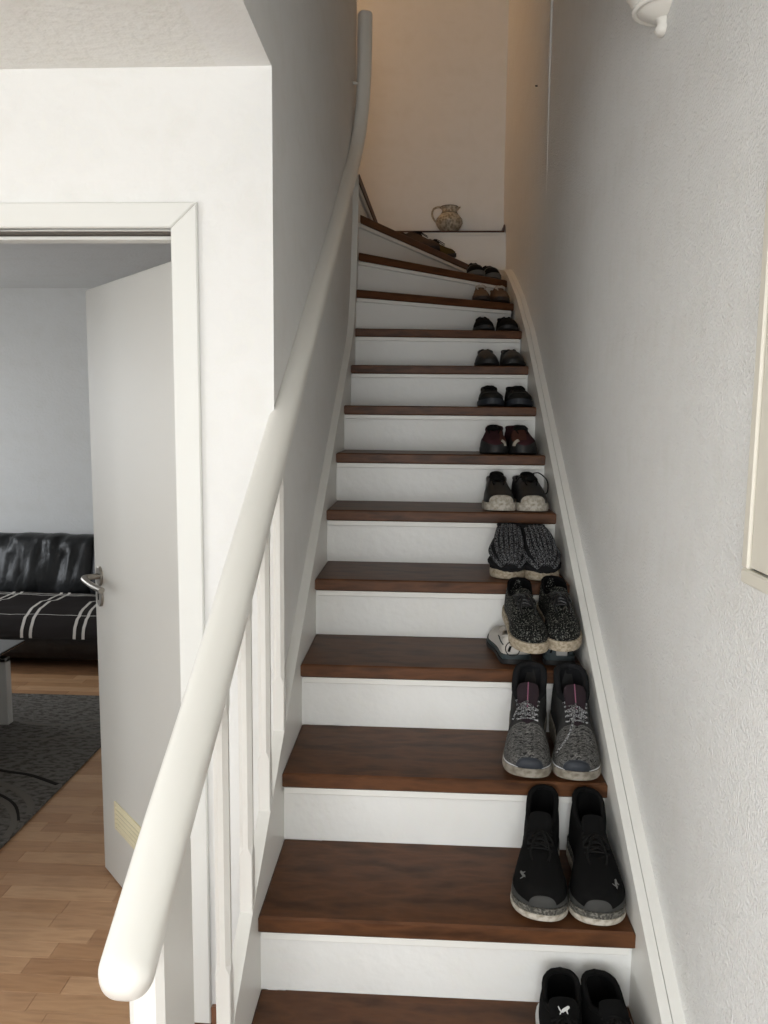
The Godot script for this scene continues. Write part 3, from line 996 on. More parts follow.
func shoe(label: String, group: String, p: Dictionary, at: Vector3, yaw := 0.0, pitch := 0.0, roll := 0.0) -> Node3D:
	var t := thing(p.called, label, p.get("category", "shoe"), at, group)
	t.rotation = Vector3(pitch, yaw, roll)
	# sole, in layers
	for ly in p.sole:
		var st := S()
		var flare: float = ly.get("flare", 0.0)
		var ta: float = ly.get("from", 0.0)
		var tb: float = ly.get("to", 1.0)
		var ts := stations(ta, tb, 26)
		var sideL := []
		var sideR := []
		var top := []
		var bot := []
		for q in ts:
			var y0: float = lerpf(sole_bottom(p, q), sole_top(p, q), ly.f[0])
			var y1: float = lerpf(sole_bottom(p, q), sole_top(p, q), ly.f[1])
			var w := sh_hw(p, q)
			if w > 0.001: w += flare
			var c := sh_cx(p, q)
			var z: float = (q - 0.5) * (p.L + flare * 2)
			var w0 := w * 0.955
			var A := PackedVector3Array()
			var B := PackedVector3Array()
			for e in [[w0, y0], [w * 0.995, lerpf(y0, y1, 0.25)], [w, lerpf(y0, y1, 0.6)], [w * 0.985, y1]]:
				A.append(Vector3(c - e[0], e[1], z))
				B.append(Vector3(c + e[0], e[1], z))
			sideL.append(A)
			sideR.append(B)
			top.append(PackedVector3Array([A[3], B[3]]))
			bot.append(PackedVector3Array([A[0], B[0]]))
		grid(st, sideL, false, false, 0)
		grid(st, sideR, false, true, 0)
		grid(st, top, false, true, 1)
		grid(st, bot, false, false, 2)
		part(ly.get("name", "sole"), st, M[ly.m], t)
	# upper
	var upper: MeshInstance3D = null
	for zn in p.zones:
		var st := S()
		shoe_zone(st, p, zn[0], zn[1], zn[4] if zn.size() > 4 else 0.0, zn[5] if zn.size() > 5 else 0.0)
		var o := part(zn[3], st, M[zn[2]], t)
		if upper == null: upper = o
	# lining: walls and insole
	if p.has("open"):
		var st := S()
		var rows := []
		for q in stations(p.open[0][0] + 0.004, p.open[p.open.size() - 1][0] - 0.004, 20):
			var ao := sh_open(p, q)
			var rl := sh_out(p, q, -ao)
			var rr := sh_out(p, q, ao)
			var fy := sole_top(p, q) + 0.002
			var cx := sh_cx(p, q)
			var w := maxf(sh_hw(p, q) * 0.80, 0.002)
			var fl := minf(fy, rl.y - 0.001)
			rows.append(PackedVector3Array([rl, Vector3(lerpf(rl.x, cx - w, 0.5), lerpf(rl.y, fl, 0.35), rl.z), Vector3(cx - w, fl + 0.004, rl.z), Vector3(cx, fl, rl.z), Vector3(cx + w, fl + 0.004, rr.z), Vector3(lerpf(rr.x, cx + w, 0.5), lerpf(rr.y, fl, 0.35), rr.z), rr]))
		grid(st, rows, false, true, 0)
		part("lining", st, M[p.get("lining", "black_lining")], t)
		# padded collar round the ankle
		if p.get("collar", 0.0) > 0.0:
			st = S()
			var path := PackedVector3Array()
			var te: float = p.get("throat", 0.40)
			var ts := stations(p.open[0][0], te, 14)
			for i in range(ts.size() - 1, -1, -1):
				path.append(sh_out(p, ts[i], -maxf(sh_open(p, ts[i]), 0.02)) + Vector3(0.001, 0, 0))
			for i in range(1, ts.size()):
				path.append(sh_out(p, ts[i], maxf(sh_open(p, ts[i]), 0.02)) - Vector3(0.001, 0, 0))
			tube(st, path, p.collar, 8)
			part("collar", st, M[p.get("collar_m", p.zones[0][2])], t)
	if p.has("tongue"):
		var g: Dictionary = p.tongue
		var st := S()
		var rows := []
		for i in 11:
			var u := i / 10.0
			var q: float = lerpf(0.64, g.get("at", 0.36), u)
			var y: float = sh_out(p, q, maxf(sh_open(p, q), 0.01)).y - 0.002 + g.rise * pow(u, 2.2)
			var z: float = (q - 0.5) * (p.L - 0.012) - 0.012 * pow(u, 3.0)
			var w: float = lerpf(0.016, g.get("w", 0.026), u) * (1.0 if u < 0.95 else 0.82)
			var r := PackedVector3Array()
			for j in 9:
				var a := PI * (j / 8.0 - 0.5)
				r.append(Vector3(sh_cx(p, q) + sin(a) * w, y - (1 - cos(a)) * 0.008, z))
			for j in range(8, -1, -1):
				var a := PI * (j / 8.0 - 0.5)
				r.append(Vector3(sh_cx(p, q) + sin(a) * w * 0.94, y - (1 - cos(a)) * 0.008 - 0.006, z - 0.002))
			rows.append(r)
		grid(st, rows, true, false, 0)
		var last: PackedVector3Array = rows[10]
		var mid := Vector3.ZERO
		for q in last: mid += q / last.size()
		for j in last.size():
			tri_out(st, mid, last[j], last[(j + 1) % last.size()], mid + Vector3(0, -0.02, 0.05), -1)
		var tg := part("tongue", st, M[g.m], t)
		if g.has("logo"):
			st = S()
			var c: Vector3 = (rows[7][4] + rows[8][4]) / 2
			var dz: Vector3 = (rows[9][4] - rows[6][4]).normalized()
			var nn := Vector3(0, -dz.z, dz.y).normalized()
			if nn.y < 0: nn = -nn
			cat_logo(st, c + nn * 0.0006, nn, Vector3(1, 0, 0), g.logo)
			part("logo", st, M["logo_white"], tg)
		if g.has("stripe"):
			st = S()
			var sp := PackedVector3Array()
			for i in range(4, 11):
				sp.append(rows[i][4] + Vector3(0, 0.0008, 0))
			tube(st, sp, 0.0014, 6)
			part("tongue_stripe", st, M[g.stripe], tg)
	if p.has("laces"):
		var l: Dictionary = p.laces
		var st := S()
		var n: int = l.get("n", 5)
		var r: float = l.get("r", 0.0022)
		var prev := []
		for i in n:
			var q: float = lerpf(0.60, p.get("throat", 0.40) + 0.01, float(i) / (n - 1))
			var ao := sh_open(p, q) + 0.16
			var a := sh_out(p, q, -ao, r)
			var b := sh_out(p, q, ao, r)
			var up := maxf(a.y, b.y) + 0.006
			var m1 := Vector3(lerpf(a.x, b.x, 0.5), up, a.z)
			tube(st, smooth_path([a, Vector3(lerpf(a.x, b.x, 0.22), lerpf(a.y, up, 0.8), a.z), m1, Vector3(lerpf(a.x, b.x, 0.78), lerpf(b.y, up, 0.8), b.z), b], 3), r)
			if prev.size() > 0:
				tube(st, smooth_path([prev[0], (prev[0] + b) / 2 + Vector3(0, 0.008, 0), b], 4), r)
				tube(st, smooth_path([prev[1], (prev[1] + a) / 2 + Vector3(0, 0.010, 0), a], 4), r)
			prev = [a, b]
		# bow
		var k: Vector3 = (prev[0] + prev[1]) / 2 + Vector3(0, 0.007, 0.012)
		if l.get("bow", true):
			for s in [-1.0, 1.0]:
				tube(st, smooth_path([k, k + Vector3(s * 0.014, 0.002, 0.010), k + Vector3(s * 0.026, -0.010, 0.024), k + Vector3(s * 0.019, -0.012, 0.032), k + Vector3(s * 0.008, -0.004, 0.014), k], 4), r)
				tube(st, smooth_path([k, k + Vector3(s * 0.010, 0.002, 0.02), k + Vector3(s * 0.020, -0.016, 0.05), k + Vector3(s * 0.016, -0.026, 0.068)], 4), r)
		if l.has("stray"):
			var pa := [k]
			for v in l.stray:
				pa.append(k + v)
			tube(st, smooth_path(pa, 6), r)
		part("laces", st, M[l.m], t)
	for ov in p.get("overlays", []):
		var st := S()
		match ov.kind:
			"bumper":
				shoe_zone(st, p, ov.t0, 1.0, 0.0016, ov.a, 14)
			"patch":
				shoe_patch(st, p, ov.t0, ov.t1, ov.a0, ov.a1, ov.get("off", 0.0014))
			"line":
				var pa := PackedVector3Array()
				for i in 21:
					var u := i / 20.0
					pa.append(sh_out(p, lerpf(ov.t0, ov.t1, u), lerpf(ov.a0, ov.a1, u), 0.001))
				tube(st, pa, ov.r, 6)
			"cat":
				var c := sh_out(p, ov.t, ov.a)
				var nn := sh_normal(p, ov.t, ov.a)
				cat_logo(st, c + nn * 0.0008, nn, ov.get("dir", Vector3(0.3, 0, -1)), ov.size)
			"disc":
				var c := sh_out(p, ov.t, ov.a)
				if ov.has("c"): c = ov.c
				var nn := sh_normal(p, ov.t, ov.a)
				if ov.has("n"): nn = ov.n
				var u := nn.cross(Vector3.UP).normalized()
				var v := u.cross(nn).normalized()
				var ring := PackedVector3Array()
				for i in 25:
					ring.append(c + nn * 0.003 + (u * cos(TAU * i / 24.0) + v * sin(TAU * i / 24.0)) * ov.size)
				tube(st, ring, 0.0014, 6)
			"tab":
				box(st, ov.c, ov.s, 0.002)
			"ribs":
				for i in ov.n:
					var u: float = lerpf(-ov.a, ov.a, float(i) / (ov.n - 1))
					var a: float = signf(u) * asin(pow(absf(u), 1.0 / p.get("boxy", 0.78)))
					var pa := PackedVector3Array()
					for j in 17:
						pa.append(sh_out(p, lerpf(ov.t0, ov.t1, j / 16.0), a, 0.001))
					tube(st, pa, ov.r, 6)
			"rim":
				var pa := PackedVector3Array()
				for q in stations(ov.t0, 1.0, 12):
					pa.append(sh_out(p, q, -1.50, 0.002))
				for q in [0.999, 0.98, 0.95, 0.9, 0.85, 0.75, 0.65, 0.55, 0.45, 0.35]:
					pa.append(sh_out(p, q, 1.50, 0.002))
				tube(st, pa, ov.r, 8)
		part(ov.name, st, M[ov.m], t)
	return t

const OPEN := [[0.02, 0.0], [0.04, 0.55], [0.10, 0.82], [0.24, 0.85], [0.34, 0.66], [0.42, 0.42], [0.52, 0.32], [0.60, 0.26], [0.635, 0.0]]

func trainer(over: Dictionary) -> Dictionary:
	var p := {
		"called": "trainer", "L": 0.288, "W": 0.106, "th": [0.030, 0.022], "side": 1.0, "open": OPEN, "collar": 0.0055,
		"top": [[0.0, 0.108], [0.10, 0.104], [0.25, 0.090], [0.38, 0.103], [0.5, 0.096], [0.65, 0.078], [0.8, 0.062], [0.92, 0.054], [1.0, 0.048]],
		"sole": [{"f": [0.0, 1.0], "m": "black_rubber"}],
		"zones": [[0.0, 1.0, "black_mesh", "upper"]],
		"tongue": {"m": "black_mesh", "rise": 0.022},
		"laces": {"m": "black_lace"}}
	p.merge(over, true)
	if p.called in ["slipper", "loafer", "clog"]:
		p.erase("laces")
		p.erase("tongue")
	return p

func pair(n: int, xs: Array, over: Dictionary, labels: Array, group: String, opt := {}) -> void:
	# two shoes on tread n, toes at the nosing unless told otherwise
	for i in 2:
		var p := trainer(over)
		p.side = -1.0 if i == 0 else 1.0
		if over.has("each"):
			p.merge(over.each[i], true)
		var toe: float = opt.get("toe", [0.0, 0.0])[i]
		var zt: float = opt.get("z", nose_z(n)) + toe
		var yaw: float = opt.get("yaw", [0.0, 0.0])[i]
		var pitch: float = opt.get("pitch", [0.0, 0.0])[i]
		var y: float = tread_y(n) + opt.get("lift", [0.0, 0.0])[i] + 0.0008
		var c: Vector3 = Vector3(xs[i], y, zt) - Vector3(sin(yaw), 0, cos(yaw)) * p.L * 0.5
		if absf(pitch) > 0.001:
			c.y += sin(pitch) * p.L * 0.5 * 0.96
		shoe(labels[i], group, p, c, yaw, pitch, opt.get("roll", [0.0, 0.0])[i])

func build_shoes() -> void:
	# second step: black trainers with a white midsole line and a white cat on the tongue
	pair(2, [0.277, 0.373], {"W": 0.107, "heel": 0.80, "L": 0.285,
		"top": [[0.0, 0.100], [0.10, 0.097], [0.25, 0.080], [0.38, 0.092], [0.5, 0.088], [0.65, 0.075], [0.8, 0.062], [0.92, 0.054], [1.0, 0.048]],
		"sole": [{"f": [0.0, 0.35], "m": "black_rubber", "name": "outsole"}, {"f": [0.35, 1.0], "m": "logo_white", "name": "midsole", "flare": 0.002}],
		"each": [{"tongue": {"m": "black_mesh", "rise": 0.020, "w": 0.030, "logo": 0.020}, "overlays": [{"kind": "patch", "name": "side_stripe", "m": "logo_white", "t0": 0.52, "t1": 0.60, "a0": -1.4, "a1": -0.95}]},
			{"tongue": {"m": "black_mesh", "rise": 0.020, "w": 0.028}, "overlays": [{"kind": "cat", "name": "logo", "m": "logo_grey", "t": 0.40, "a": 0.85, "size": 0.014, "dir": Vector3(0.6, 0, 0.6)}]}]},
		["black trainer with white cat logo on its tongue, cut by the bottom edge", "black trainer on the lowest visible step, beside the white skirting"], "black trainers on the lowest step",
		{"z": -1.172, "yaw": [-0.02, 0.06]})
	# third step: black running shoes, grey wrap, grimy white sole
	pair(3, [0.250, 0.360], {"W": 0.116, "heel": 0.68, "L": 0.276, "th": [0.046, 0.026], "spring": 0.014, "inset": 0.95,
		"top": [[0.0, 0.158], [0.10, 0.150], [0.25, 0.118], [0.38, 0.116], [0.5, 0.108], [0.65, 0.092], [0.8, 0.080], [0.92, 0.072], [1.0, 0.064]],
		"sole": [{"f": [0.0, 0.50], "m": "dirty_white", "name": "outsole", "flare": 0.001}, {"f": [0.48, 1.0], "m": "mottled_grey", "name": "midsole"}],
		"tongue": {"m": "black_mesh", "rise": 0.028, "w": 0.027}, "lining": "black_lining",
		"each": [{"overlays": [{"kind": "bumper", "name": "toe_wrap", "m": "grey_rubber", "t0": 0.62, "a": 1.33}, {"kind": "bumper", "name": "toe_bumper", "m": "grey_rubber", "t0": 0.972, "a": 0.0}, {"kind": "cat", "name": "logo", "m": "logo_grey", "t": 0.80, "a": -0.62, "size": 0.017}]},
			{"overlays": [{"kind": "bumper", "name": "toe_wrap", "m": "grey_rubber", "t0": 0.62, "a": 1.33}, {"kind": "bumper", "name": "toe_bumper", "m": "grey_rubber", "t0": 0.972, "a": 0.0}, {"kind": "cat", "name": "logo", "m": "logo_grey", "t": 0.82, "a": 0.62, "size": 0.017, "dir": Vector3(0.5, 0, -0.9)}]}]},
		["black running shoe with flared grimy white sole, the outer one toward the banister", "black running shoe with grimy white toe sole, standing against the skirting"], "black running shoes with grimy white soles",
		{"z": -1.468, "yaw": [-0.13, -0.09], "toe": [0.0, 0.006], "pitch": [0.05, 0.05]})
	# fourth step: grey melange running shoes
	pair(4, [0.253, 0.360], {"W": 0.113, "heel": 0.80, "L": 0.282, "th": [0.058, 0.021], "spring": 0.016, "inset": 0.96,
		"top": [[0.0, 0.178], [0.10, 0.172], [0.25, 0.134], [0.38, 0.132], [0.5, 0.118], [0.65, 0.094], [0.8, 0.074], [0.92, 0.066], [1.0, 0.058]],
		"sole": [{"f": [0.0, 0.30], "m": "pink_rubber", "name": "outsole", "from": 0.86}, {"f": [0.0, 1.0], "m": "worn_sole", "name": "midsole", "flare": 0.001}],
		"zones": [[0.0, 0.62, "charcoal_mesh", "quarter"], [0.62, 1.0, "melange", "vamp"]],
		"tongue": {"m": "plum_knit", "rise": 0.034, "w": 0.029, "stripe": "pink_trim"}, "collar": 0.0085, "lining": "knit_dark", "collar_m": "knit_dark",
		"overlays": [{"kind": "bumper", "name": "toe_bumper", "m": "navy_rubber", "t0": 0.962, "a": 0.0}, {"kind": "bumper", "name": "piping", "m": "silver_trim", "t0": 0.74, "a": 1.48}, {"kind": "tab", "name": "heel_loop", "m": "knit_dark", "c": Vector3(0, 0.170, -0.137), "s": Vector3(0.016, 0.030, 0.006)}],
		"each": [{"laces": {"m": "speckled_lace", "r": 0.0024, "bow": false, "n": 5, "stray": [Vector3(-0.02, 0.0, 0.03), Vector3(-0.036, -0.025, 0.055)]}},
			{"laces": {"m": "speckled_lace", "r": 0.0024, "bow": false, "n": 5, "stray": [Vector3(-0.004, 0.0, 0.03), Vector3(-0.010, -0.018, 0.06), Vector3(-0.026, -0.040, 0.10), Vector3(-0.052, -0.062, 0.132)]}}]},
		["grey melange running shoe with speckled laces, the one nearer the banister", "grey melange running shoe with a long trailing speckled lace, against the skirting"], "grey melange running shoes",
		{"z": -1.728, "yaw": [-0.11, -0.09], "toe": [0.002, 0.008], "pitch": [0.09, 0.09]})
	# fifth step: white and teal trainers turned round, heels to the front, under the glittery pair
	for i in 2:
		var p := trainer({"called": "trainer", "W": 0.108, "L": 0.262, "side": 1.0 if i == 0 else -1.0, "th": [0.026, 0.022],
			"top": [[0.0, 0.078], [0.10, 0.074], [0.25, 0.062], [0.38, 0.066], [0.5, 0.062], [0.65, 0.058], [0.8, 0.052], [0.92, 0.048], [1.0, 0.042]],
			"sole": [{"f": [0.0, 0.5], "m": "black_rubber", "name": "outsole", "flare": 0.002}, {"f": [0.5, 1.0], "m": "teal_dark", "name": "midsole"}],
			"zones": [[0.0, 0.42, "white_leather" if i == 0 else "teal_dark", "heel_counter"], [0.42, 1.0, "white_leather", "vamp"]],
			"tongue": {"m": "white_leather", "rise": 0.0}, "laces": {"m": "pale_lace", "bow": false}, "collar": 0.004})
		if i == 0:
			p.overlays = [{"kind": "disc", "name": "round_emblem", "m": "shadow_gap", "t": 0.03, "a": 1.0, "size": 0.019, "c": Vector3(0.012, 0.046, -0.1275), "n": Vector3(0.15, 0.15, -1).normalized()},
				{"kind": "line", "name": "side_line", "m": "teal_dark", "t0": 0.08, "t1": 0.40, "a0": 1.25, "a1": 0.95, "r": 0.0018}]
		else:
			p.overlays = [{"kind": "tab", "name": "heel_tab", "m": "grey_tab", "c": Vector3(0.0, 0.052, -0.134), "s": Vector3(0.030, 0.040, 0.005)},
				{"kind": "line", "name": "side_line", "m": "white_leather", "t0": 0.02, "t1": 0.3, "a0": 1.3, "a1": 1.1, "r": 0.002}]
		shoe(["white trainer with round heel emblem, squashed under the glittery black sneaker", "teal trainer with grey heel tab, under the glittery black sneaker by the skirting"][i], "trainers lying under the glittery sneakers", p, Vector3([0.252, 0.373][i], tread_y(5) + 0.0008, -2.044 - 0.131), PI + [0.03, 0.0][i])
	pair(5, [0.298, 0.372], {"called": "sneaker", "W": 0.106, "heel": 0.80, "L": 0.276, "th": [0.030, 0.028], "spring": 0.004, "inset": 0.90, "boxy": 0.7,
		"top": [[0.0, 0.110], [0.10, 0.106], [0.25, 0.086], [0.38, 0.100], [0.5, 0.094], [0.65, 0.080], [0.8, 0.070], [0.92, 0.064], [1.0, 0.058]],
		"sole": [{"f": [0.0, 1.0], "m": "beige_rubber"}], "zones": [[0.0, 1.0, "glitter", "upper"]],
		"tongue": {"m": "glitter", "rise": 0.016}, "laces": {"m": "satin_lace", "r": 0.0034}, "lining": "black_lining", "collar": 0.004, "collar_m": "black_lining"},
		["glittery black sneaker with beige sole and satin bow, nearer the banister", "glittery black sneaker with beige sole, leaning toward the skirting"], "glittery black sneakers",
		{"z": -1.995, "yaw": [0.10, -0.02], "lift": [0.046, 0.050], "toe": [0.0, -0.012], "pitch": [0.17, 0.17]})
	# sixth step: marled knit slipper boots
	pair(6, [0.262, 0.370], {"called": "slipper", "category": "slipper", "W": 0.114, "L": 0.238, "th": [0.024, 0.026], "spring": 0.004, "inset": 0.98, "boxy": 0.5, "toe": 0.34,
		"open": [[0.02, 0.0], [0.05, 0.5], [0.12, 0.7], [0.3, 0.72], [0.42, 0.5], [0.46, 0.0]], "throat": 0.44, "collar": 0.006, "collar_m": "knit_dark", "lining": "knit_dark",
		"top": [[0.0, 0.138], [0.10, 0.140], [0.25, 0.144], [0.40, 0.147], [0.5, 0.142], [0.65, 0.120], [0.8, 0.092], [0.92, 0.066], [1.0, 0.048]],
		"sole": [{"f": [0.0, 1.0], "m": "beige_rubber"}], "zones": [[0.0, 1.0, "knit_dark", "knit_upper"]],
		"overlays": [{"kind": "ribs", "name": "knit_ribs", "m": "marl_knit", "n": 8, "a": 0.96, "t0": 0.44, "t1": 0.975, "r": 0.0070}, {"kind": "rim", "name": "rim_band", "m": "knit_dark", "t0": 0.35, "r": 0.006}]},
		["dark marled knit slipper boot with beige sole, nearer the banister", "dark marled knit slipper boot splayed against the skirting"], "marled knit slippers",
		{"z": -2.318, "yaw": [-0.08, 0.20], "toe": [0.0, 0.010]})
	# seventh step: black plimsolls with white rubber toes
	pair(7, [0.258, 0.362], {"called": "sneaker", "W": 0.108, "L": 0.280, "th": [0.026, 0.026], "spring": 0.004, "boxy": 0.70, "toe": 0.17,
		"top": [[0.0, 0.098], [0.10, 0.094], [0.25, 0.084], [0.38, 0.104], [0.5, 0.102], [0.65, 0.088], [0.8, 0.068], [0.92, 0.056], [1.0, 0.046]],
		"sole": [{"f": [0.0, 1.0], "m": "dirty_white", "flare": 0.001}], "zones": [[0.0, 1.0, "black_leather", "upper"]],
		"each": [{}, {"laces": {"m": "black_lace", "stray": [Vector3(0.03, 0.012, 0.01), Vector3(0.058, -0.012, 0.03), Vector3(0.060, -0.05, 0.04), Vector3(0.045, -0.062, 0.045)]}}],
		"overlays": [{"kind": "bumper", "name": "toe_cap", "m": "dirty_white", "t0": 0.935, "a": 0.0}]},
		["black sneaker with white rubber toe cap, the one farther from the skirting", "black sneaker with white toe cap and a looping loose lace"], "black sneakers with white toe caps",
		{"yaw": [0.0, 0.04], "z": -2.578})
	# eighth step: maroon and rust walking shoes
	pair(8, [0.256, 0.362], {"called": "walking_shoe", "W": 0.104, "L": 0.280, "th": [0.026, 0.024], "spring": 0.008,
		"top": [[0.0, 0.098], [0.10, 0.094], [0.25, 0.084], [0.38, 0.098], [0.5, 0.094], [0.65, 0.080], [0.8, 0.064], [0.92, 0.054], [1.0, 0.046]],
		"sole": [{"f": [0.0, 1.0], "m": "black_rubber"}], "laces": {"m": "black_lace"}, "tongue": {"m": "black_mesh", "rise": 0.012},
		"each": [{"zones": [[0.0, 1.0, "maroon_mesh", "upper"]], "overlays": [{"kind": "bumper", "name": "toe_wrap", "m": "black_rubber", "t0": 0.60, "a": 0.98}, {"kind": "patch", "name": "rust_panel", "m": "rust_suede", "t0": 0.55, "t1": 0.93, "a0": 0.30, "a1": 0.95, "off": 0.002}, {"kind": "patch", "name": "pale_patch", "m": "dirty_white", "t0": 0.90, "t1": 0.955, "a0": 0.55, "a1": 1.45, "off": 0.0035}]},
			{"zones": [[0.0, 1.0, "maroon_mesh", "upper"]], "overlays": [{"kind": "bumper", "name": "toe_wrap", "m": "black_rubber", "t0": 0.60, "a": 0.98}, {"kind": "patch", "name": "rust_panel", "m": "rust_suede", "t0": 0.55, "t1": 0.93, "a0": -0.95, "a1": 0.15, "off": 0.002}, {"kind": "patch", "name": "pale_patch", "m": "dirty_white", "t0": 0.90, "t1": 0.955, "a0": -1.45, "a1": -0.45, "off": 0.0035}]}]},
		["maroon and rust walking shoe with pale toe patch, nearer the banister", "rust brown walking shoe with pale toe patch, nearer the skirting"], "maroon walking shoes",
		{"z": -2.852, "yaw": [-0.06, 0.06]})
	# ninth to eleventh steps: plain dark shoes
	var low := [[0.0, 0.085], [0.10, 0.080], [0.25, 0.066], [0.38, 0.078], [0.5, 0.077], [0.65, 0.070], [0.8, 0.058], [0.92, 0.048], [1.0, 0.040]]
	pair(9, [0.267, 0.373], {"W": 0.106, "L": 0.275, "th": [0.026, 0.022], "top": low, "zones": [[0.0, 1.0, "dark_grey_mesh", "upper"]], "sole": [{"f": [0.0, 1.0], "m": "navy_rubber"}], "tongue": {"m": "black_mesh", "rise": 0.006},
		"overlays": [{"kind": "line", "name": "piping", "m": "grey_rubber", "t0": 0.80, "t1": 0.80, "a0": -1.2, "a1": 1.2, "r": 0.0014}]},
		["dark grey trainer with a thin pale seam across its toe, nearer the banister", "dark grey trainer with a thin pale toe seam, nearer the skirting"], "dark grey trainers", {"z": -3.128})
	pair(10, [0.267, 0.372], {"called": "loafer", "W": 0.106, "L": 0.272, "th": [0.018, 0.016], "top": low, "zones": [[0.0, 1.0, "black_leather", "upper"]], "boxy": 0.86,
		"open": [[0.02, 0.0], [0.05, 0.6], [0.12, 0.85], [0.28, 0.8], [0.38, 0.4], [0.43, 0.0]], "throat": 0.40},
		["plain black leather loafer one step above the dark grey trainers, nearer the banister", "plain black leather loafer one step above the dark grey trainers, nearer the skirting"], "plain black loafers", {"z": -3.394})
	pair(11, [0.270, 0.374], {"called": "loafer", "W": 0.102, "L": 0.268, "th": [0.018, 0.016], "top": low, "zones": [[0.0, 1.0, "black_mesh", "upper"]], "boxy": 0.84,
		"open": [[0.02, 0.0], [0.05, 0.6], [0.12, 0.85], [0.28, 0.8], [0.38, 0.4], [0.43, 0.0]], "throat": 0.40},
		["matt black slip-on shoe below the tan pair, nearer the banister", "matt black slip-on shoe below the tan pair, nearer the skirting"], "matt black slip-on shoes", {"z": -3.675})
	# twelfth step: tan shoes with pale laces
	pair(12, [0.276, 0.370], {"called": "walking_shoe", "W": 0.092, "L": 0.255, "th": [0.016, 0.015], "zones": [[0.0, 1.0, "tan_suede", "upper"]],
		"top": [[0.0, 0.09], [0.10, 0.086], [0.25, 0.074], [0.38, 0.090], [0.5, 0.088], [0.65, 0.076], [0.8, 0.060], [0.92, 0.050], [1.0, 0.042]],
		"sole": [{"f": [0.0, 1.0], "m": "umber_rubber"}], "laces": {"m": "pale_lace", "r": 0.003}, "tongue": {"m": "tan_suede", "rise": 0.01},
		"overlays": [{"kind": "bumper", "name": "toe_wrap", "m": "umber_leather", "t0": 0.7, "a": 1.2}]},
		["worn tan shoe with pale laces, nearer the banister", "worn tan shoe with pale laces, beside the curved skirting"], "worn tan shoes", {"toe": [-0.325, -0.345], "z": -3.655, "yaw": [0.0, 0.05]})
	# thirteenth step: black shoes with grey soles
	pair(13, [0.270, 0.365], {"called": "clog", "W": 0.098, "L": 0.250, "th": [0.026, 0.024], "zones": [[0.0, 1.0, "black_mesh", "upper"]], "boxy": 0.8,
		"open": [[0.02, 0.0], [0.05, 0.6], [0.12, 0.85], [0.3, 0.8], [0.42, 0.4], [0.47, 0.0]], "throat": 0.44,
		"top": [[0.0, 0.07], [0.10, 0.07], [0.25, 0.07], [0.38, 0.088], [0.5, 0.092], [0.65, 0.082], [0.8, 0.066], [0.92, 0.056], [1.0, 0.046]],
		"sole": [{"f": [0.0, 1.0], "m": "stone_sole", "flare": 0.001}], "overlays": [{"kind": "line", "name": "strap_seam", "m": "stone_sole", "t0": 0.72, "t1": 0.72, "a0": -1.2, "a1": 1.2, "r": 0.002}]},
		["black clog with grey sole on the upper winder step, nearer the banister", "black clog with grey sole at the curved end of the skirting"], "black clogs with grey soles", {"toe": [-0.305, -0.385], "z": -4.0, "yaw": [0.1, 0.25]})
	# fourteenth step: brown and olive shoes along the edge of the winder
	for i in 2:
		var p := trainer({"called": "walking_shoe", "W": 0.098, "L": 0.255, "side": -1.0 if i == 0 else 1.0, "th": [0.020, 0.018], "laces": {"m": "black_lace"},
			"zones": [[0.0, 0.6, "umber_leather", "quarter"], [0.6, 1.0, "umber_leather" if i == 0 else "olive_suede", "vamp"]], "sole": [{"f": [0.0, 1.0], "m": "umber_rubber"}], "tongue": {"m": "umber_leather", "rise": 0.012}})
		var l := nose_line(14)
		var dir: Vector2 = (l[1] - l[0]).normalized()
		var front := Vector2(-dir.y, dir.x)
		if front.y < 0: front = -front
		var c: Vector2 = l[0].lerp(l[1], [0.66, 0.83][i])
		var ang := atan2(front.x, front.y)
		ang += [0.35, 0.5][i]
		var fd := Vector2(sin(ang), cos(ang))
		c -= fd * 0.135 + Vector2(-dir.y, dir.x) * 0.0
		shoe(["umber brown shoe on the topmost winder step, nearer the banister", "olive brown shoe on the topmost winder step, nearer the white jug ledge corner"][i], "brown shoes on the top winder", p, Vector3(c.x, tread_y(14) + 0.0008, c.y), ang)

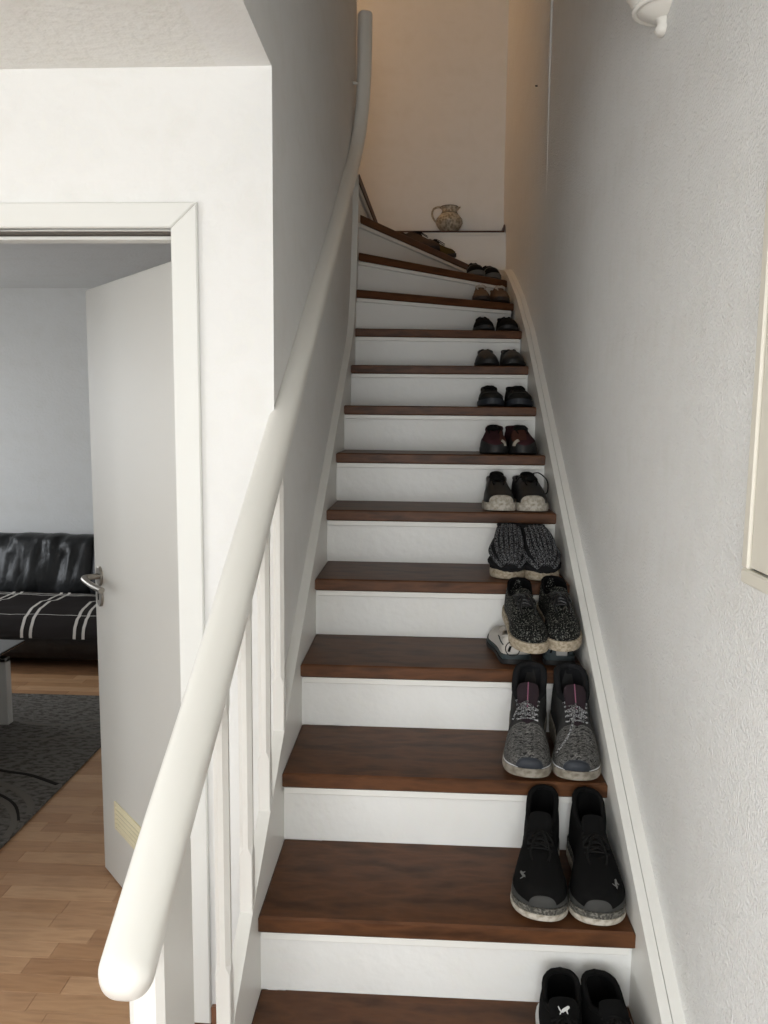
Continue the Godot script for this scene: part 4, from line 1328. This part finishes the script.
# ---------------------------------------------------------------- small things on the walls and the ledge
func build_details() -> void:
	# jug
	var t := thing("jug", "small white pottery jug with brown floral pattern, on the ledge above the stairs", "jug", Vector3(0.128, 2.6642, -5.02))
	var st := S()
	lathe(st, [[0.0, 0.0], [0.040, 0.0], [0.043, 0.004], [0.048, 0.012], [0.070, 0.034], [0.084, 0.060], [0.081, 0.083], [0.060, 0.107], [0.048, 0.118], [0.045, 0.130], [0.046, 0.146], [0.053, 0.156], [0.0535, 0.158], [0.050, 0.157], [0.040, 0.142], [0.036, 0.130], [0.040, 0.118], [0.060, 0.09], [0.06, 0.06], [0.03, 0.012], [0.0, 0.010]], 40, Vector3.ZERO)
	part("body", st, M["glazed_clay"], t)
	st = S()
	for q in [[0.0535, 0.157], [0.049, 0.119], [0.0455, 0.006]]:
		var ring := PackedVector3Array()
		for i in 33:
			ring.append(Vector3(cos(TAU * i / 32.0) * q[0], q[1], sin(TAU * i / 32.0) * q[0]))
		tube(st, ring, 0.0022, 6)
	part("painted_band", st, M["jug_band"], t)
	st = S()
	tube(st, smooth_path([Vector3(-0.044, 0.148, 0), Vector3(-0.066, 0.158, 0), Vector3(-0.098, 0.145, 0), Vector3(-0.106, 0.115, 0), Vector3(-0.097, 0.088, 0), Vector3(-0.078, 0.066, 0)], 5), 0.0062, 10)
	part("handle", st, M["glazed_clay"], t)
	st = S()
	var rows := []
	for i in 5:
		var u := i / 4.0
		rows.append(PackedVector3Array([Vector3(0.040 + 0.024 * u, 0.138 + 0.024 * u, -0.016 * (1 - u)), Vector3(0.046 + 0.024 * u, 0.130 + 0.028 * u, 0.0), Vector3(0.040 + 0.024 * u, 0.138 + 0.024 * u, 0.016 * (1 - u))]))
	grid(st, rows)
	part("spout", st, M["glazed_clay"], t)
	# fuse box
	t = thing("fuse_box", "cream metal fuse box let into the right wall", "fuse box", Vector3(WALL_R, 1.297, -1.15))
	st = S()
	var w := 0.40
	var h := 0.66
	var fr := 0.022
	for q in [[0.0, w, 0.0, fr], [0.0, w, h - fr, h], [0.0, fr, fr, h - fr], [w - fr, w, fr, h - fr]]:
		bb(st, -0.012, -0.0003, q[2], q[3], q[0], q[1], 0.003)
	part("frame", st, M["cream_metal"], t)
	st = S()
	bb(st, -0.002, -0.0004, fr, h - fr, fr, w - fr)
	part("recess", st, M["shadow_gap"], t)
	st = S()
	bb(st, -0.008, -0.0022, fr + 0.003, h - fr - 0.002, fr + 0.002, w - fr - 0.002, 0.0015)
	var dr := part("door", st, M["cream_metal"], t)
	st = S()
	bb(st, -0.016, -0.008, 0.31, 0.35, w - fr - 0.03, w - fr - 0.015, 0.002)
	part("latch", st, M["cream_plastic"], dr)
	# shell-shaped wall lamp, unlit
	t = thing("wall_sconce", "white plaster shell wall lamp, unlit, high on the right wall", "wall lamp", Vector3(WALL_R, 2.312, -1.735))
	st = S()
	lathe(st, [[0.0, 0.030], [0.030, 0.034], [0.058, 0.052], [0.078, 0.084], [0.086, 0.13], [0.090, 0.17], [0.084, 0.17], [0.080, 0.13], [0.072, 0.088], [0.05, 0.06], [0.0, 0.045]], 28, Vector3(-0.0005, 0, 0), PI / 2, PI * 1.5)
	part("bowl", st, M["rail_paint"], t)
	st = S()
	rows = []
	var arc := PackedVector3Array()
	for i in 17:
		var a := PI / 2 + PI * i / 16.0
		arc.append(Vector3(cos(a) * 0.060, 0.052, sin(a) * 0.060))
	tube(st, arc, 0.006, 8)
	part("rim_moulding", st, M["rail_paint"], t)
	st = S()
	lathe(st, [[0.0, 0.0], [0.014, 0.003], [0.020, 0.012], [0.014, 0.022], [0.018, 0.032], [0.0, 0.034]], 18, Vector3(-0.0005, 0, 0), PI / 2, PI * 1.5)
	part("finial", st, M["rail_paint"], t)
	# a nail in the wall, another in the skirting
	st = S()
	tube(st, PackedVector3Array([Vector3(0, 0, 0), Vector3(-0.010, 0.001, 0)]), 0.003, 8)
	t = thing("nail", "small dark nail in the upper right wall above the curved skirting", "nail", Vector3(0.4645, 2.97, -3.63))
	part("shank", st, M["shadow_gap"], t)
	# peeling wallpaper flap
	t = thing("wallpaper_flap", "loose triangular flap of peeling wallpaper low on the right wall", "wallpaper", Vector3(WALL_R, 0.513, -1.103))
	st = S()
	rows = []
	for i in 9:
		var u := i / 8.0
		var y := 0.150 * (1 - u) - 0.10 * u
		rows.append(PackedVector3Array([Vector3(-0.0008, y, -0.002 * u), Vector3(-0.0008 - 0.016 * u, y, 0.008 * u), Vector3(-0.001 - 0.004 * u, y, 0.03 * u), Vector3(-0.0006, y, 0.06 * u)]))
	grid(st, rows, false, true, 0)
	part("paper", st, M["woodchip"], t)

func build_landing_lamp() -> void:
	var t := thing("ceiling_lamp", "warm glowing globe lamp on the landing ceiling round the corner", "lamp", Vector3(-1.45, 5.0, -4.45))
	var st := S()
	lathe(st, [[0.0, 0.0], [0.05, 0.0], [0.05, -0.02], [0.012, -0.03], [0.012, -0.40], [0.0, -0.40]], 20, Vector3.ZERO)
	part("stem", st, M["frame_paint"], t)
	st = S()
	var prof := []
	for i in 15:
		var a := PI * i / 14.0
		prof.append([sin(a) * 0.09, -0.49 + cos(a) * 0.09])
	lathe(st, prof, 24, Vector3.ZERO)
	var m := mat("lamp_glow", Color(1.0, 0.88, 0.70), 0.6)
	m.emission_enabled = true
	m.emission = Color(1.0, 0.80, 0.56)
	m.emission_energy_multiplier = 1.5
	part("bulb_globe", st, m, t)
	var l := OmniLight3D.new()
	l.name = "lamp_light"
	l.light_color = Color(1.0, 0.80, 0.60)
	l.light_energy = 0.26
	l.light_size = 0.09
	l.omni_range = 12.0
	l.omni_attenuation = 2.0
	l.shadow_enabled = true
	t.add_child(l)
	l.position = Vector3(0, -0.49, 0)

# ---------------------------------------------------------------- living room
func build_room() -> void:
	# rug
	var t := thing("rug", "dark grey patterned rug with carved curves on the laminate floor", "rug", Vector3(-2.45, 0, -2.96))
	var st := S()
	box(st, Vector3(0, 0.007, 0), Vector3(1.96, 0.012, 2.12), 0.004)
	part("pile", st, M["rug_pile"], t)
	for q in [["rug_dark", 0.020, [[-2.25, -3.28], [-1.98, -3.20], [-1.795, -3.106], [-1.645, -3.07], [-1.49, -2.995]]],
			["rug_light", 0.030, [[-2.10, -3.03], [-1.90, -3.03], [-1.731, -2.99], [-1.60, -2.91], [-1.52, -2.83], [-1.485, -2.76]]],
			["rug_dark", 0.014, [[-2.05, -2.97], [-1.87, -2.96], [-1.71, -2.91], [-1.58, -2.82], [-1.50, -2.70]]],
			["rug_light", 0.030, [[-1.95, -2.87], [-1.80, -2.88], [-1.654, -2.851], [-1.56, -2.77], [-1.504, -2.68], [-1.485, -2.58]]],
			["rug_light", 0.022, [[-2.30, -3.55], [-2.05, -3.44], [-1.85, -3.42], [-1.66, -3.47], [-1.49, -3.58]]],
			["rug_light", 0.018, [[-2.30, -3.80], [-2.05, -3.66], [-1.82, -3.60], [-1.64, -3.66], [-1.49, -3.76]]]]:
		st = S()
		var raw := []
		for v in q[2]:
			raw.append(Vector3(v[0] + 2.45, 0.0126, v[1] + 2.96))
		sweep(st, smooth_path(raw, 6), squircle(q[1], 0.004, 4.0, 8))
		part("carved_curve", st, M[q[0]], t)
	# sofa
	t = thing("sofa", "black leather sofa with sagging folds in its backrest", "sofa", Vector3(-2.75, 0, -4.86))
	var x0 := -1.35
	var x1 := 1.15
	var nz := noise(77, 3.0)
	var prof := [[0.36, 0.055], [0.40, 0.10], [0.43, 0.17], [0.42, 0.25], [0.38, 0.30], [0.28, 0.325], [0.10, 0.335], [-0.06, 0.335], [-0.16, 0.32]]
	var rows := []
	for i in 61:
		var x := lerpf(x0, x1, i / 60.0)
		var r := PackedVector3Array()
		for k in prof.size():
			var q: Array = prof[k]
			var wv: float = nz.get_noise_2d(x * 2.2, k * 0.3) * 0.010 + (sin(x * 95.0) * 0.0035 if k < 4 else 0.0)
			r.append(Vector3(x, q[1] + wv * 0.5, q[0] + wv))
		rows.append(r)
	st = S()
	grid(st, rows, false, false, 0)
	bb(st, x0, x1, 0.06, 0.31, -0.20, 0.34)
	part("seat", st, M["leather"], t)
	# backrest: three cushions with hanging folds
	var back := [[-0.14, 0.30], [-0.10, 0.38], [-0.135, 0.48], [-0.17, 0.60], [-0.185, 0.66], [-0.20, 0.70], [-0.25, 0.722], [-0.33, 0.718], [-0.40, 0.68], [-0.42, 0.40], [-0.42, 0.08]]
	for c in [[-1.35, -0.35], [-0.35, 0.535], [0.535, 1.15]]:
		st = S()
		rows = []
		for i in 45:
			var u := i / 44.0
			var x := lerpf(c[0] + 0.002, c[1] - 0.002, u)
			var edge := 1.0 - pow(absf(u * 2 - 1), 10.0)
			var r := PackedVector3Array()
			for k in back.size():
				var q: Array = back[k]
				var fold: float = (nz.get_noise_2d(x * 2.6 + 11.0, k * 0.16) * 0.055 + sin(x * 16.0 + 1.5 * nz.get_noise_2d(x, k)) * 0.012) if k > 0 and k < 6 else 0.0
				r.append(Vector3(x, q[1] + (nz.get_noise_1d(x * 1.2) * 0.012 if k > 3 and k < 9 else 0.0), q[0] * 1.0 + fold * edge - 0.035 * (1 - edge) * (1.0 if k < 8 else 0.0)))
			rows.append(r)
		grid(st, rows, false, false, 0)
		part("back_cushion", st, M["leather"], t)
	for x in [x0 + 0.15, x1 - 0.15]:
		for z in [0.28, -0.34]:
			st = S()
			tube(st, PackedVector3Array([Vector3(x, 0.0, z), Vector3(x, 0.07, z)]), 0.025, 12)
			part("leg", st, M["black_rubber"], t)
	# tartan throw over the seat
	t = thing("throw_blanket", "dark throw with double white check lines spread over the black sofa seat", "blanket", Vector3(-2.75, 0.33, -4.86))
	var cloth := [[0.4365, 0.205], [0.4335, 0.235], [0.424, 0.267], [0.392, 0.307], [0.34, 0.324], [0.28, 0.334], [0.20, 0.340], [0.10, 0.344], [0.02, 0.345], [-0.06, 0.345], [-0.085, 0.350]]
	var at_cloth := func(x: float, s: float, lift: float) -> Vector3:
		var f := clampf(s, 0.0, 1.0) * (cloth.size() - 1)
		var k := mini(int(f), cloth.size() - 2)
		var a: Array = cloth[k]
		var b: Array = cloth[k + 1]
		var q := Vector2(lerpf(a[0], b[0], f - k), lerpf(a[1], b[1], f - k))
		var d := Vector2(b[0] - a[0], b[1] - a[1]).normalized()
		var wv: float = nz.get_noise_2d(x * 1.6 + 3.0, s * 1.5) * 0.006 + 0.006
		q += Vector2(-d.y, d.x) * -1.0 * -(wv + lift) if d.x > 0 else Vector2(d.y, -d.x) * (wv + lift)
		return Vector3(x, q.y - 0.33, q.x)
	rows = []
	for i in 61:
		var r := PackedVector3Array()
		for k in 41:
			r.append(at_cloth.call(lerpf(-1.2, 1.05, i / 60.0), k / 40.0, 0.004))
		rows.append(r)
	st = S()
	grid(st, rows, false, false, 0)
	part("cloth", st, M["throw_cloth"], t)
	st = S()
	for xc in [-0.88, -0.56, -0.24, 0.08, 0.40, 0.72, 0.98]:
		for e in [-0.027, 0.027]:
			rows = []
			for k in 41:
				var s := k / 40.0
				var sh: float = -0.10 * maxf(0.0, s - 0.35) if s < 0.7 else 0.0
				rows.append(PackedVector3Array([at_cloth.call(xc + e - 0.009 + sh, s, 0.0055), at_cloth.call(xc + e + 0.009 + sh, s, 0.0055)]))
			grid(st, rows, false, true, 0)
	for sc in [0.86, 0.92, 0.36]:
		rows = []
		var hw := 0.010 if sc > 0.5 else 0.004
		for i in 61:
			var x := lerpf(-1.2, 1.05, i / 60.0)
			rows.append(PackedVector3Array([at_cloth.call(x, sc - hw, 0.006), at_cloth.call(x, sc + hw, 0.006)]))
		grid(st, rows, false, false, 0)
	part("woven_stripes", st, M["throw_stripe"], t)
	# coffee table
	t = thing("coffee_table", "low coffee table with black glass top and pale frame leg with glass shelf", "coffee table", Vector3(-2.40, 0.0133, -3.27))
	st = S()
	box(st, Vector3(0, 0.40, 0), Vector3(0.88, 0.012, 0.80), 0.003)
	part("table_top", st, M["black_glass"], t)
	for z in [-0.335, 0.30]:
		st = S()
		for q in [[0.0, 0.394 - 0.06, 0.325, 0.385], [0.0, 0.394 - 0.06, -0.385, -0.325]]:
			bb(st, q[2], q[3], q[0], 0.335, z - 0.022, z + 0.022, 0.003)
		bb(st, -0.385, 0.385, 0.312, 0.335, z - 0.022, z + 0.022, 0.003)
		part("frame_leg", st, M["table_white"], t)
	for x in [-0.30, 0.30]:
		for z in [-0.335, 0.30]:
			st = S()
			tube(st, PackedVector3Array([Vector3(x, 0.335, z), Vector3(x, 0.394, z)]), 0.014, 12)
			part("spacer", st, M["nickel"], t)
	st = S()
	box(st, Vector3(0, 0.20, -0.018), Vector3(0.66, 0.010, 0.66), 0.002)
	part("shelf", st, M["shelf_glass"], t)

func _ready() -> void:
	set_light_and_camera()
	make_materials()
	build_shell()
	build_door()
	build_stairs()
	build_railing()
	build_landing_lamp()
	build_room()
	build_shoes()
	build_details()
